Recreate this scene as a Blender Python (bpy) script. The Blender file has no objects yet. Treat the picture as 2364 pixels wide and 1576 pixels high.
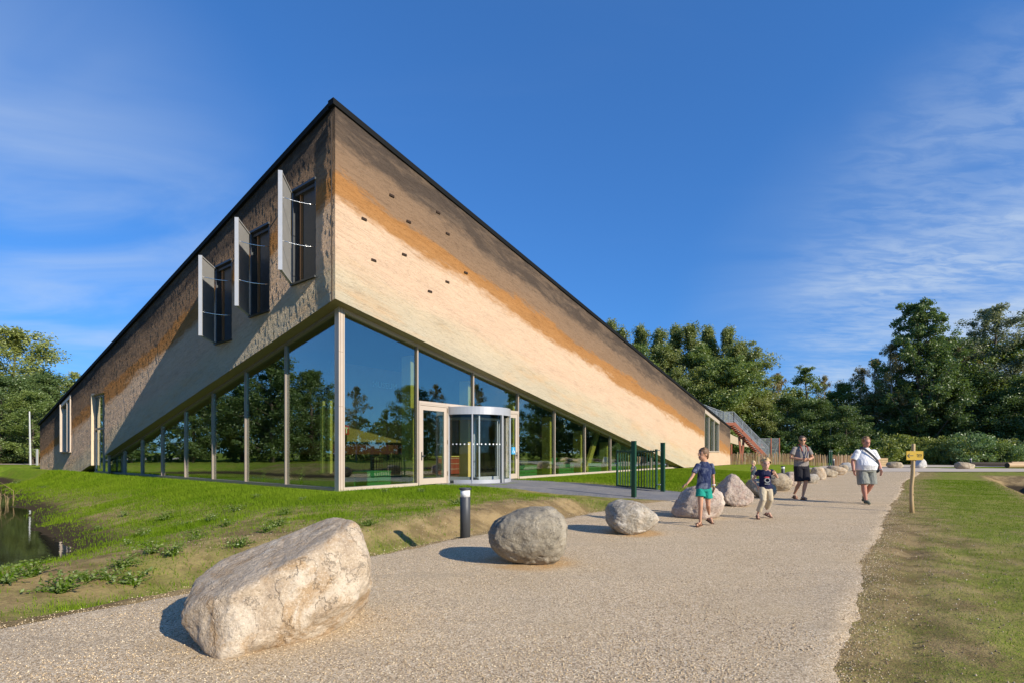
import bpy, bmesh, math, random
import numpy as np
from mathutils import Vector, Matrix, noise as mnoise

sc = bpy.context.scene
COL = sc.collection
PI = math.pi
random.seed(7)
RNG = np.random.default_rng(11)

# ------------------------------------------------------------------ camera
CAMZ, F, CX, HY = 1.38, 1186.0, 1182.0, 1043.3      # eye height, focal length, image centre and horizon of the photograph
cam_d = bpy.data.cameras.new("camera")
cam = bpy.data.objects.new("camera", cam_d)
COL.objects.link(cam)
cam.location = (0, 0, CAMZ)
cam.rotation_euler = (PI / 2, 0, 0)
cam_d.sensor_width = 36.0
cam_d.lens = F / 2364 * 36.0
cam_d.shift_y = (HY - 788.0) / 2364
cam_d.clip_end = 3000
cam_d.clip_start = 0.05
sc.camera = cam

# ------------------------------------------------------------------ frame shared by building, path and lawn
ANG = math.atan2(1.0, 0.762)
CA, SA = math.cos(ANG), math.sin(ANG)
E = (CA, SA)            # along the right facade and the gravel path
N = (SA, -CA)           # to the right of the path
def wq(x, y): return x * E[0] + y * E[1], x * N[0] + y * N[1]
def xy(w, q): return w * E[0] + q * N[0], w * E[1] + q * N[1]

# ------------------------------------------------------------------ sun and sky
SUN_EL = math.radians(26.5)
gz = math.radians(3.1)
sx = math.cos(gz) * SA - math.sin(gz) * CA
sy = -math.cos(gz) * CA - math.sin(gz) * SA
SUN = Vector((sx * math.cos(SUN_EL), sy * math.cos(SUN_EL), math.sin(SUN_EL)))
sun_d = bpy.data.lights.new("sun", 'SUN')
sun_d.energy = 5.0
sun_d.angle = math.radians(0.5)
sun_d.color = (1.0, 0.90, 0.74)
sun = bpy.data.objects.new("sun", sun_d)
sun.rotation_euler = SUN.to_track_quat('Z', 'Y').to_euler()
sun.location = SUN * 100
COL.objects.link(sun)

world = bpy.data.worlds.new("World")
sc.world = world
world.use_nodes = True
wt = world.node_tree
for n_ in list(wt.nodes): wt.nodes.remove(n_)
def wn(t, **k):
    n_ = wt.nodes.new(t)
    for a, b in k.items(): setattr(n_, a, b)
    return n_
w_out = wn('ShaderNodeOutputWorld'); w_bg = wn('ShaderNodeBackground')
sky = wn('ShaderNodeTexSky', sky_type='NISHITA')
sky.sun_disc = False
sky.sun_elevation = SUN_EL
sky.sun_rotation = math.atan2(sx, sy)
sky.air_density = 1.0; sky.dust_density = 0.25; sky.ozone_density = 4.0; sky.altitude = 0
hs = wn('ShaderNodeHueSaturation')
hs.inputs['Saturation'].default_value = 1.0
hs.inputs['Value'].default_value = 1.0
hs.inputs['Hue'].default_value = 0.5
gam = wn('ShaderNodeGamma'); gam.inputs[1].default_value = 0.66
wt.links.new(sky.outputs[0], gam.inputs[0])
tnt = wn('ShaderNodeMix', data_type='RGBA', blend_type='MULTIPLY'); tnt.inputs[0].default_value = 1.0; tnt.inputs[7].default_value = (0.345, 0.82, 1.50, 1)
wt.links.new(gam.outputs[0], tnt.inputs[6])
wt.links.new(tnt.outputs[2], hs.inputs['Color'])
w_bg.inputs['Strength'].default_value = 0.15
# thin clouds: noise on the sky direction projected to a flat cloud layer
tc = wn('ShaderNodeTexCoord')
sep = wn('ShaderNodeSeparateXYZ'); wt.links.new(tc.outputs['Generated'], sep.inputs[0])
def wmath(op, a, b=None, clamp=False):
    m = wn('ShaderNodeMath', operation=op); m.use_clamp = clamp
    for i, v in enumerate((a, b)):
        if v is None: continue
        if isinstance(v, (int, float)): m.inputs[i].default_value = v
        else: wt.links.new(v, m.inputs[i])
    return m.outputs[0]
zc = wmath('ADD', wmath('MAXIMUM', sep.outputs[2], 0.0), 0.12)
cx_ = wmath('DIVIDE', sep.outputs[0], zc); cy_ = wmath('DIVIDE', sep.outputs[1], zc)
comb = wn('ShaderNodeCombineXYZ'); wt.links.new(cx_, comb.inputs[0]); wt.links.new(cy_, comb.inputs[1])
def wnoise(scale, rot, sc3, detail=6, rough=0.6, dist=0.0):
    mp = wn('ShaderNodeMapping'); mp.inputs['Rotation'].default_value = (0, 0, rot); mp.inputs['Scale'].default_value = sc3
    wt.links.new(comb.outputs[0], mp.inputs[0])
    t = wn('ShaderNodeTexNoise'); t.inputs['Scale'].default_value = scale; t.inputs['Detail'].default_value = detail
    t.inputs['Roughness'].default_value = rough; t.inputs['Distortion'].default_value = dist
    wt.links.new(mp.outputs[0], t.inputs['Vector'])
    return t.outputs['Fac']
def wramp(v, a, b):
    m = wn('ShaderNodeMapRange'); m.interpolation_type = 'SMOOTHSTEP'
    m.inputs['From Min'].default_value = a; m.inputs['From Max'].default_value = b
    wt.links.new(v, m.inputs['Value'])
    return m.outputs[0]
def wdir(d, a, b):
    v = Vector(d).normalized()
    dp = wn('ShaderNodeVectorMath', operation='DOT_PRODUCT'); dp.inputs[1].default_value = v
    wt.links.new(tc.outputs['Generated'], dp.inputs[0])
    return wramp(dp.outputs['Value'], a, b)
ripple = wramp(wnoise(7.5, 0.42, (1.0, 2.6, 1), 6, 0.62, 0.5), 0.34, 0.66)
bank = wmath('MULTIPLY', wmath('ADD', wmath('MULTIPLY', ripple, 0.65), 0.30), wmath('MULTIPLY', wdir((0.79, 0.60, 0.13), 0.875, 0.992), wramp(wnoise(0.8, 0.3, (1, 1.6, 1), 3, 0.5, 0.4), 0.25, 0.6)))
veil = wmath('MULTIPLY', wramp(wnoise(1.1, 0.55, (1.0, 1.3, 1), 5, 0.55, 0.8), 0.34, 0.80), wdir((-0.80, 0.60, 0.15), 0.80, 0.99))
wisps = wramp(wnoise(0.75, 0.9, (0.5, 2.4, 1), 5, 0.55, 1.0), 0.54, 0.92)
soft = wmath('MULTIPLY', wramp(wnoise(0.9, 0.25, (1.0, 1.3, 1), 4, 0.5, 0.6), 0.30, 0.75), wdir((0.70, 0.70, 0.08), 0.86, 0.995))
cl = wmath('ADD', wmath('ADD', wmath('MULTIPLY', bank, 0.88), wmath('MULTIPLY', veil, 0.62)), wmath('ADD', wmath('MULTIPLY', wisps, 0.05), wmath('MULTIPLY', soft, 0.58)), True)
mixc = wn('ShaderNodeMix', data_type='RGBA')
mixc.inputs[7].default_value = (3.1, 3.7, 4.5, 1)
wt.links.new(wmath('MULTIPLY', cl, 0.80), mixc.inputs[0])
wt.links.new(hs.outputs[0], mixc.inputs[6])
wt.links.new(mixc.outputs[2], w_bg.inputs['Color'])
wt.links.new(w_bg.outputs[0], w_out.inputs['Surface'])

sc.view_settings.view_transform = 'Standard'
sc.view_settings.look = 'None'
sc.view_settings.gamma = 1.0
sc.view_settings.exposure = 0.35
sc.view_settings.use_curve_mapping = False
sc.render.engine = 'CYCLES'
sc.cycles.max_bounces = 8
sc.cycles.transparent_max_bounces = 16
sc.cycles.use_denoising = True
sc.cycles.use_adaptive_sampling = False
sc.cycles.sample_clamp_indirect = 4.0

# ------------------------------------------------------------------ helpers: noise
def _hash(ix, iy, seed):
    h = (ix * 374761393 + iy * 668265263 + seed * 974711) & 0xFFFFFFFF
    h = ((h ^ (h >> 13)) * 1274126177) & 0xFFFFFFFF
    return ((h ^ (h >> 16)) & 0xFFFF) / 65535.0
def vnoise(x, y, seed=0):
    x = np.asarray(x, float); y = np.asarray(y, float)
    ix = np.floor(x).astype(np.int64); iy = np.floor(y).astype(np.int64)
    fx = x - ix; fy = y - iy
    fx = fx * fx * (3 - 2 * fx); fy = fy * fy * (3 - 2 * fy)
    a = _hash(ix, iy, seed); b = _hash(ix + 1, iy, seed); c = _hash(ix, iy + 1, seed); d = _hash(ix + 1, iy + 1, seed)
    return (a + (b - a) * fx) * (1 - fy) + (c + (d - c) * fx) * fy
def fbm(x, y, seed=0, oct=4, gain=0.5):
    s = 0; a = 1; t = 0
    for i in range(oct):
        s = s + a * vnoise(x * 2 ** i + 17.3 * i, y * 2 ** i - 9.1 * i, seed + i); t += a; a *= gain
    return s / t
def sstep(a, b, x):
    t = np.clip((np.asarray(x, float) - a) / (b - a), 0, 1)
    return t * t * (3 - 2 * t)

# ------------------------------------------------------------------ helpers: objects
def tag(o, label=None, cat=None, group=None, kind=None):
    if label: o["label"] = label
    if cat: o["category"] = cat
    if group: o["group"] = group
    if kind: o["kind"] = kind
    return o
def link(o, parent=None):
    COL.objects.link(o)
    if parent is not None: o.parent = parent
    return o
def thing(name, label, cat, loc=(0, 0, 0), rotz=0.0, group=None):
    o = bpy.data.objects.new(name, None)
    o.empty_display_size = 0.2
    o.location = loc; o.rotation_euler = (0, 0, rotz)
    link(o)
    return tag(o, label, cat, group)
def obj(name, mesh, mat=None, parent=None, loc=None, rot=None, scale=None):
    o = bpy.data.objects.new(name, mesh)
    if mat is not None and len(mesh.materials) == 0: mesh.materials.append(mat)
    if loc is not None: o.location = loc
    if rot is not None: o.rotation_euler = rot
    if scale is not None: o.scale = scale
    return link(o, parent)
def copy_tree(o, parent=None):
    c = o.copy(); COL.objects.link(c)
    if parent is not None: c.parent = parent
    for ch in list(o.children): copy_tree(ch, c)
    return c

class MB:
    """collects simple solids and links them as one mesh"""
    def __init__(s): s.v = []; s.f = []
    def add(s, vs, fs):
        b = len(s.v); s.v += [tuple(v) for v in vs]; s.f += [tuple(i + b for i in f) for f in fs]; return s
    def box(s, c, d, M=None):
        x, y, z = d[0] / 2, d[1] / 2, d[2] / 2
        vs = [Vector((sx_ * x, sy_ * y, sz_ * z)) for sx_ in (-1, 1) for sy_ in (-1, 1) for sz_ in (-1, 1)]
        if M is not None: vs = [M @ v for v in vs]
        vs = [v + Vector(c) for v in vs]
        return s.add(vs, [(0, 1, 3, 2), (4, 6, 7, 5), (0, 4, 5, 1), (2, 3, 7, 6), (0, 2, 6, 4), (1, 5, 7, 3)])
    def bx(s, a, b):
        return s.box([(p + q) / 2 for p, q in zip(a, b)], [abs(q - p) for p, q in zip(a, b)])
    def bar(s, p, q, wd, ht=None, up=(0, 0, 1)):
        ht = wd if ht is None else ht
        p = Vector(p); q = Vector(q); d = (q - p); L = d.length; d.normalize()
        u = Vector(up)
        if abs(d.dot(u)) > 0.98: u = Vector((0, 1, 0))
        sd = d.cross(u).normalized(); u2 = sd.cross(d)
        M = Matrix((sd, d, u2)).transposed()
        return s.box((p + q) / 2, (wd, L, ht), M)
    def tube(s, pts, rad, n=8, cap=True):
        pts = [Vector(p) for p in pts]
        if isinstance(rad, (int, float)): rad = [rad] * len(pts)
        vs = []; fs = []
        ref = Vector((0.31, 0.77, 0.55))
        for i, p in enumerate(pts):
            d = (pts[min(i + 1, len(pts) - 1)] - pts[max(i - 1, 0)]).normalized()
            a = d.cross(ref)
            if a.length < 0.1: a = d.cross(Vector((1, 0, 0)))
            a.normalize(); b = d.cross(a)
            for k in range(n):
                t = 2 * PI * k / n
                vs.append(p + rad[i] * (math.cos(t) * a + math.sin(t) * b))
        for i in range(len(pts) - 1):
            for k in range(n):
                fs.append((i * n + k, i * n + (k + 1) % n, (i + 1) * n + (k + 1) % n, (i + 1) * n + k))
        if cap:
            fs.append(tuple(range(n))[::-1]); fs.append(tuple((len(pts) - 1) * n + k for k in range(n)))
        return s.add(vs, fs)
    def lathe(s, prof, n=20, c=(0, 0, 0)):
        vs = []; fs = []
        for r, z in prof:
            for k in range(n):
                t = 2 * PI * k / n
                vs.append((c[0] + r * math.cos(t), c[1] + r * math.sin(t), c[2] + z))
        for i in range(len(prof) - 1):
            for k in range(n):
                fs.append((i * n + k, i * n + (k + 1) % n, (i + 1) * n + (k + 1) % n, (i + 1) * n + k))
        fs.append(tuple(range(n))[::-1]); fs.append(tuple((len(prof) - 1) * n + k for k in range(n)))
        return s.add(vs, fs)
    def prism(s, poly, fmap, d0, d1):
        """poly of (s,z) swept from depth d0 to d1, fmap(s,d,z) -> point"""
        n = len(poly)
        vs = [fmap(a, d0, b) for a, b in poly] + [fmap(a, d1, b) for a, b in poly]
        fs = [tuple(range(n)), tuple(range(2 * n - 1, n - 1, -1))]
        for k in range(n):
            fs.append((k, k + n, (k + 1) % n + n, (k + 1) % n))
        return s.add(vs, fs)
    def ell(s, c, r, nu=14, nv=9, M=None):
        vs = []; fs = []
        for j in range(nv + 1):
            ph = PI * j / nv
            for i in range(nu):
                th = 2 * PI * i / nu
                v = Vector((r[0] * math.sin(ph) * math.cos(th), r[1] * math.sin(ph) * math.sin(th), r[2] * math.cos(ph)))
                if M is not None: v = M @ v
                vs.append(v + Vector(c))
        for j in range(nv):
            for i in range(nu):
                fs.append((j * nu + i, (j + 1) * nu + i, (j + 1) * nu + (i + 1) % nu, j * nu + (i + 1) % nu))
        return s.add(vs, fs)
    def mesh(s, name, smooth=False, fixn=True):
        me = bpy.data.meshes.new(name)
        me.from_pydata(s.v, [], s.f)
        if fixn:
            bm = bmesh.new(); bm.from_mesh(me)
            bmesh.ops.recalc_face_normals(bm, faces=bm.faces)
            bm.to_mesh(me); bm.free()
        if smooth: me.polygons.foreach_set("use_smooth", [True] * len(me.polygons))
        me.update()
        return me
    def build(s, name, mat, parent=None, smooth=False, bevel=0, **k):
        me = s.mesh(name, smooth)
        if bevel:
            bm = bmesh.new(); bm.from_mesh(me)
            bmesh.ops.bevel(bm, geom=list(bm.edges), offset=bevel, segments=1, affect='EDGES', clamp_overlap=True)
            bm.to_mesh(me); bm.free()
        return obj(name, me, mat, parent, **k)

def np_mesh(name, V, Fq, smooth=False, attrs=None):
    """fast mesh from numpy verts (n,3) and faces (m,k)"""
    me = bpy.data.meshes.new(name)
    k = Fq.shape[1]
    me.vertices.add(len(V)); me.vertices.foreach_set("co", np.ascontiguousarray(V, np.float32).ravel())
    me.loops.add(Fq.size); me.loops.foreach_set("vertex_index", np.ascontiguousarray(Fq, np.int32).ravel())
    me.polygons.add(len(Fq))
    me.polygons.foreach_set("loop_start", np.arange(0, Fq.size, k, dtype=np.int32))
    if smooth: me.polygons.foreach_set("use_smooth", np.ones(len(Fq), bool))
    me.update(calc_edges=True)
    for an, av in (attrs or {}).items():
        a = me.attributes.new(an, 'FLOAT', 'POINT'); a.data.foreach_set("value", np.ascontiguousarray(av, np.float32))
    return me

def evaluated(me, mods):
    """mesh after temporary modifiers"""
    o = bpy.data.objects.new("temporary", me); COL.objects.link(o)
    for t, kw in mods:
        m = o.modifiers.new(t, t)
        for a, b in kw.items(): setattr(m, a, b)
    dg = bpy.context.evaluated_depsgraph_get(); dg.update()
    r = bpy.data.meshes.new_from_object(o.evaluated_get(dg))
    bpy.data.objects.remove(o); return r
def text_mesh(txt, size, depth=0.002):
    cu = bpy.data.curves.new("text", 'FONT'); cu.body = txt; cu.size = size; cu.extrude = depth; cu.align_x = 'CENTER'; cu.align_y = 'CENTER'
    cu.resolution_u = 3
    o = bpy.data.objects.new("temporary", cu); COL.objects.link(o)
    dg = bpy.context.evaluated_depsgraph_get(); dg.update()
    r = bpy.data.meshes.new_from_object(o.evaluated_get(dg))
    bpy.data.objects.remove(o); return r

# ------------------------------------------------------------------ helpers: materials
class NT:
    def __init__(s, name):
        s.m = bpy.data.materials.new(name); s.m.use_nodes = True
        for h_ in (s.m, getattr(s.m, 'cycles', None)):
            if hasattr(h_, 'use_bump_map_correction'): h_.use_bump_map_correction = False
        s.t = s.m.node_tree
        for n_ in list(s.t.nodes): s.t.nodes.remove(n_)
        s.out = s.t.nodes.new('ShaderNodeOutputMaterial')
    def n(s, ty, **k):
        x = s.t.nodes.new(ty)
        for a, b in k.items(): setattr(x, a, b)
        return x
    def l(s, a, b): s.t.links.new(a, b)
    def setin(s, sock, v):
        if isinstance(v, bpy.types.NodeSocket): s.l(v, sock)
        else: sock.default_value = v
    def math(s, op, a, b=None, clamp=False):
        m = s.n('ShaderNodeMath', operation=op); m.use_clamp = clamp
        s.setin(m.inputs[0], a)
        if b is not None: s.setin(m.inputs[1], b)
        return m.outputs[0]
    def coord(s, kind='Object', scale=(1, 1, 1), rot=(0, 0, 0), src=None):
        if src is None: src = s.n('ShaderNodeTexCoord').outputs[kind]
        mp = s.n('ShaderNodeMapping'); mp.inputs['Scale'].default_value = scale; mp.inputs['Rotation'].default_value = rot
        s.l(src, mp.inputs[0]); return mp.outputs[0]
    def noise(s, vec, scale, detail=4, rough=0.55, dist=0.0):
        t = s.n('ShaderNodeTexNoise'); s.l(vec, t.inputs['Vector'])
        t.inputs['Scale'].default_value = scale; t.inputs['Detail'].default_value = detail
        t.inputs['Roughness'].default_value = rough; t.inputs['Distortion'].default_value = dist
        return t.outputs['Fac']
    def voro(s, vec, scale, feat='F1', out='Distance'):
        t = s.n('ShaderNodeTexVoronoi'); t.feature = feat; s.l(vec, t.inputs['Vector']); t.inputs['Scale'].default_value = scale
        return t.outputs[out]
    def ramp(s, v, a, b, lo=0.0, hi=1.0):
        m = s.n('ShaderNodeMapRange'); m.interpolation_type = 'SMOOTHSTEP'
        m.inputs['From Min'].default_value = a; m.inputs['From Max'].default_value = b
        m.inputs['To Min'].default_value = lo; m.inputs['To Max'].default_value = hi
        s.setin(m.inputs['Value'], v); return m.outputs[0]
    def cramp(s, v, stops, interp='LINEAR'):
        r = s.n('ShaderNodeValToRGB'); r.color_ramp.interpolation = interp
        el = r.color_ramp.elements
        while len(el) < len(stops): el.new(0.5)
        for e, (p, c) in zip(el, stops): e.position = p; e.color = (*c, 1)
        s.setin(r.inputs[0], v); return r.outputs[0]
    def mix(s, fac, a, b, mode='MIX'):
        m = s.n('ShaderNodeMix', data_type='RGBA', blend_type=mode)
        s.setin(m.inputs[0], fac)
        for i, v in ((6, a), (7, b)):
            s.setin(m.inputs[i], v if isinstance(v, bpy.types.NodeSocket) else (*v, 1))
        return m.outputs[2]
    def attr(s, name): return s.n('ShaderNodeAttribute', attribute_name=name).outputs['Fac']
    def bump(s, h, strength=0.5, dist=0.02, normal=None):
        b = s.n('ShaderNodeBump'); b.inputs['Strength'].default_value = strength; b.inputs['Distance'].default_value = dist
        s.l(h, b.inputs['Height'])
        if normal is not None: s.l(normal, b.inputs['Normal'])
        return b.outputs[0]
    def pbr(s, col, rough=0.8, metal=0.0, normal=None, spec=None, trans=None):
        p = s.n('ShaderNodeBsdfPrincipled')
        s.setin(p.inputs['Base Color'], col if isinstance(col, bpy.types.NodeSocket) else (*col, 1))
        s.setin(p.inputs['Roughness'], rough); s.setin(p.inputs['Metallic'], metal)
        if spec is not None: s.setin(p.inputs['Specular IOR Level'], spec)
        if normal is not None: s.l(normal, p.inputs['Normal'])
        s.l(p.outputs[0], s.out.inputs['Surface']); return p

def plain(name, col, rough=0.7, metal=0.0, var=0.12, scale=8.0, bump=0.15, bdist=0.004):
    """painted / fabric / metal surface with slight wear"""
    t = NT(name); v = t.coord('Object')
    n1 = t.noise(v, scale, 5)
    c = t.mix(n1, tuple(x * (1 - var) for x in col), tuple(min(1, x * (1 + var)) for x in col))
    n2 = t.noise(v, scale * 9, 3)
    t.pbr(c, t.ramp(n1, 0.2, 0.8, max(0.05, rough - 0.08), min(1, rough + 0.08)), metal, t.bump(n2, bump, bdist))
    return t.m
# ================================================================== TERRAIN
POND_Z = -0.62
def pond_sd(w, q):
    wr = 2.75 + np.clip(-q - 16.0, 0, 60) * 0.11 + 0.20 * (fbm(w * 0.5, q * 0.5, 31, 2) - 0.5) * 2
    wl = -4.2
    wc = (wr + wl) / 2; hw = (wr - wl) / 2
    r = 1.6
    dx = np.abs(w - wc) - hw + r
    dq = np.maximum(q + 12.5, -55 - q) + r
    return np.sqrt(np.maximum(dx, 0) ** 2 + np.maximum(dq, 0) ** 2) + np.minimum(np.maximum(dx, dq), 0) - r
def path_left(w):
    return -5.62 + 1.75 * sstep(12.5, 19, w) + 0.5 * sstep(20, 45, w)
def path_right(w):
    return -0.36 + 0.35 * sstep(8, 28, w) + 0.85 * sstep(28, 45, w)
def terrain(x, y):
    x = np.asarray(x, float); y = np.asarray(y, float)
    w, q = wq(x, y)
    t = path_left(w) - q                                   # metres left of the path
    lawn = 0.02 + 0.17 * sstep(2.2, 7.0, t)
    amp = sstep(-1.0, 4.0, w) * (1 - sstep(12.6, 13.5, w))
    dep = (0.36 + 0.16 * sstep(7, 10, w)) * amp
    bank_wob = 0.35 * (fbm(w * 0.9, q * 0.9, 5, 3) - 0.5)
    prof = sstep(0.05, 0.75, t + bank_wob) * (1 - sstep(1.0, 2.15, t + bank_wob))
    h = np.where(t > 0, lawn * sstep(0, 1.4, t) - dep * prof, 0.0)
    # crown of the bank stands proud of the lawn
    h = h + np.where(t > 0, 0.07 * amp * sstep(1.6, 2.4, t + bank_wob) * (1 - sstep(2.6, 4.2, t)), 0)
    # hollow beyond the gate
    a2 = sstep(17.5, 19.5, w) * (1 - sstep(30, 36, w))
    h = h - np.where(t > 0, 0.16 * a2 * sstep(0.3, 1.2, t) * (1 - sstep(1.8, 3.2, t)), 0)
    # pond basin
    sd = pond_sd(w, q)
    k = sstep(-0.2, 5.2, sd) ** 0.85
    h = np.where(sd > 0, (POND_Z - 0.03) + (h - POND_Z + 0.03) * k, POND_Z - 0.03 + np.maximum(sd, -3) * 0.22)
    # right-hand ditch
    qc = 4.45 + 0.035 * (w - 20)
    dd = np.abs(q - qc + 0.25 * (fbm(w * 0.6, q * 0.3, 9, 3) - 0.5))
    h = h - 0.75 * (1 - sstep(0.25, 1.6, dd)) * sstep(3, 8, w) * (1 - sstep(39.5, 42, w))
    h = h + 0.10 * np.exp(-((q - qc - 2.2) / 0.7) ** 2) * sstep(3, 8, w) * (1 - sstep(39.5, 42, w))
    # wheel ruts beside the path on the right
    rt = q - path_right(w)
    for c, a in ((0.42 + 0.22 * (fbm(w * 0.7, w * 0, 12, 2) - 0.5), 0.038), (1.05 + 0.30 * (fbm(w * 0.5, w * 0, 14, 2) - 0.5), 0.028)):
        h = h - a * np.exp(-((rt - c) / 0.09) ** 2) * sstep(-2, 3, w) * (1 - sstep(9.5, 12, w)) * (0.5 + vnoise(w * 2.3, q * 0, 4))
    off = np.where((t > 0) | (rt > 0), 1.0, 0.0)
    h = h + off * (0.06 * (fbm(x * 0.8, y * 0.8, 3, 4) - 0.5) + 0.035 * (fbm(x * 4.5, y * 4.5, 8, 3) - 0.5))
    rough_bank = amp * sstep(0.8, 1.4, t) * (1 - sstep(2.4, 3.2, t))
    h = h + 0.05 * rough_bank * (fbm(x * 3.2, y * 3.2, 18, 3) - 0.5) * 2
    # the built-up pad under the museum
    pad = sstep(-1.2, -0.1, np.minimum(-13.35 - q, w - 8.6)) * (w < 56) * (q > -56)
    h = h * (1 - pad) + 0.17 * pad
    return h
def terr1(x, y): return float(terrain(np.array([x]), np.array([y]))[0])
def ground_pt(px, py, z=0.0):
    Y = (CAMZ - z) * F / (py - HY)
    return (px - CX) / F * Y, Y

def grass_mask(x, y):
    w, q = wq(x, y)
    t = path_left(w) - q
    rt = q - path_right(w)
    n1 = fbm(x * 0.55, y * 0.55, 41, 4); n2 = fbm(x * 2.2, y * 2.2, 44, 3)
    nn = 0.6 * n1 + 0.4 * n2
    dist_b = np.where(w > 9.0, np.maximum(q + 13.5, 0), np.sqrt(np.maximum(9.0 - w, 0) ** 2 + np.maximum(q + 13.5, 0) ** 2))
    near_b = 1 - sstep(1.6, 5.2, dist_b + 3.0 * (nn - 0.5))
    g = 0.33 + 1.75 * (nn - 0.42)
    g = np.maximum(g, near_b)
    amp = sstep(-1.0, 4.0, w) * (1 - sstep(12.6, 13.5, w))
    bank = amp * sstep(0.7, 1.1, t) * (1 - sstep(2.0, 3.4, t + 1.5 * (nn - 0.5)))
    g = g * (1 - (0.30 + 0.58 * sstep(5, 9.5, w)) * bank)
    g = g + 0.5 * amp * sstep(0.3, 0.6, t) * (1 - sstep(0.9, 1.2, t))
    g = g * sstep(0.1, 1.0 , t + 0.5 * (nn - 0.5))
    far = sstep(16.5, 20, w)
    g = np.where((w > 16.5) & (t > 0), np.maximum(g, far * sstep(1.5, 3.6, t + 2.0 * (nn - 0.5)) * 1.0), g)
    # right side: sparse young grass, thicker away from the camera, barer near the path
    gr = 0.39 + 1.6 * (0.5 * fbm(w * 0.45, q * 1.6, 51, 4) + 0.5 * n2 - 0.42) + 0.34 * sstep(7, 26, w)
    gr = np.clip(gr, 0.16, 0.66) * (0.45 + 0.55 * sstep(0.1, 1.5, rt + 1.2 * (nn - 0.5)))
    qc = 4.45 + 0.035 * (w - 20)
    gr = gr * (1 - 0.95 * (1 - sstep(1.0, 2.1, np.abs(q - qc))) * sstep(3, 8, w) * (1 - sstep(41, 43, w)))
    g = np.where(rt > 0, gr, g)
    sd = pond_sd(w, q)
    g = g * sstep(0.0, 0.6, sd + 0.8 * (nn - 0.5))
    g = np.where(np.hypot(x, y) > 52, np.maximum(g, 0.85), g)
    g = np.where((rt < 0) & (t < 0) & (w < 44), 0, g)
    return np.clip(g, 0, 1)

def graded(fine, mid, far_lim, fs, ms):
    a = list(np.arange(fine[0], fine[1], fs))
    l = list(np.arange(mid[0], fine[0], ms)); r = list(np.arange(fine[1], mid[1], ms))
    out = sorted(l + a + r)
    s = ms; x = out[-1]
    while x < far_lim: s *= 1.5; x += s; out.append(x)
    s = ms; x = out[0]; pre = []
    while x > -far_lim: s *= 1.5; x -= s; pre.append(x)
    return np.array(pre[::-1] + out)

def sheet(name, W, Q, zfun, mat, attrs=None, keep=None):
    ww, qq = np.meshgrid(W, Q, indexing='ij')
    X, Y = xy(ww, qq)
    Z = zfun(X, Y, ww, qq)
    nW, nQ = ww.shape
    idx = np.arange(nW * nQ).reshape(nW, nQ)
    Fq = np.stack([idx[:-1, :-1], idx[:-1, 1:], idx[1:, 1:], idx[1:, :-1]], -1).reshape(-1, 4)
    at = {k: f(X, Y).ravel() for k, f in (attrs or {}).items()}
    me = np_mesh(name, np.stack([X, Y, Z], -1).reshape(-1, 3), Fq, True, at)
    return obj(name, me, mat)

# ---- ground material: soil and short grass by the density mask
t = NT("ground_soil_and_grass")
v = t.coord('Object')
g = t.attr('grass')
fine = t.noise(v, 38.0, 5, 0.7)
med = t.noise(v, 5.0, 6, 0.65)
big = t.noise(v, 0.8, 4)
soil = t.mix(med, (0.20, 0.135, 0.062), (0.50, 0.365, 0.185))
soil = t.mix(t.ramp(fine, 0.35, 0.75), soil, (0.42, 0.31, 0.155))
soil = t.mix(t.ramp(big, 0.5, 0.75, 0, 0.5), soil, (0.56, 0.41, 0.22))
soil = t.mix(t.ramp(t.noise(v, 1.7, 6, 0.65), 0.42, 0.62, 0, 0.75), soil, (0.165, 0.115, 0.058))
gcol = t.mix(t.ramp(med, 0.3, 0.7), (0.10, 0.185, 0.008), (0.22, 0.305, 0.018))
gcol = t.mix(t.ramp(big, 0.4, 0.7, 0, 0.55), gcol, (0.24, 0.225, 0.04))
gm = t.ramp(t.math('ADD', g, t.math('MULTIPLY', t.math('SUBTRACT', fine, 0.5), 1.3)), 0.10, 1.05)
soil = t.mix(1.0, soil, (0.93, 0.92, 0.88), 'MULTIPLY')
col = t.mix(gm, soil, gcol)
spz = t.n('ShaderNodeSeparateXYZ'); t.l(v, spz.inputs[0])
wet = t.ramp(t.math('ADD', spz.outputs[2], t.math('MULTIPLY', t.math('SUBTRACT', med, 0.5), 0.12)), -0.57, -0.40, 1.0, 0.0)
col = t.mix(wet, col, (0.062, 0.045, 0.026))
h = t.math('ADD', t.math('MULTIPLY', t.noise(v, 60.0, 4, 0.75), 0.6), t.noise(v, 14.0, 5, 0.7))
t.pbr(col, 0.95, 0, t.bump(h, 0.9, 0.035), spec=0.15)
M_GROUND = t.m

Wg = graded((-3, 21), (-30, 64), 900, 0.13, 0.6)
Qg = graded((-21, 7), (-62, 44), 900, 0.13, 0.6)
def z_ground(X, Y, w, q):
    h = terrain(X, Y)
    inp = (q > path_left(w) + 0.5) & (q < path_right(w) - 0.5) & (w < 43) & (w > -14)
    return np.where(inp, h - 0.05, h)
ground = sheet("ground", Wg, Qg, z_ground, M_GROUND, {'grass': grass_mask})
tag(ground, kind='structure')

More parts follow.
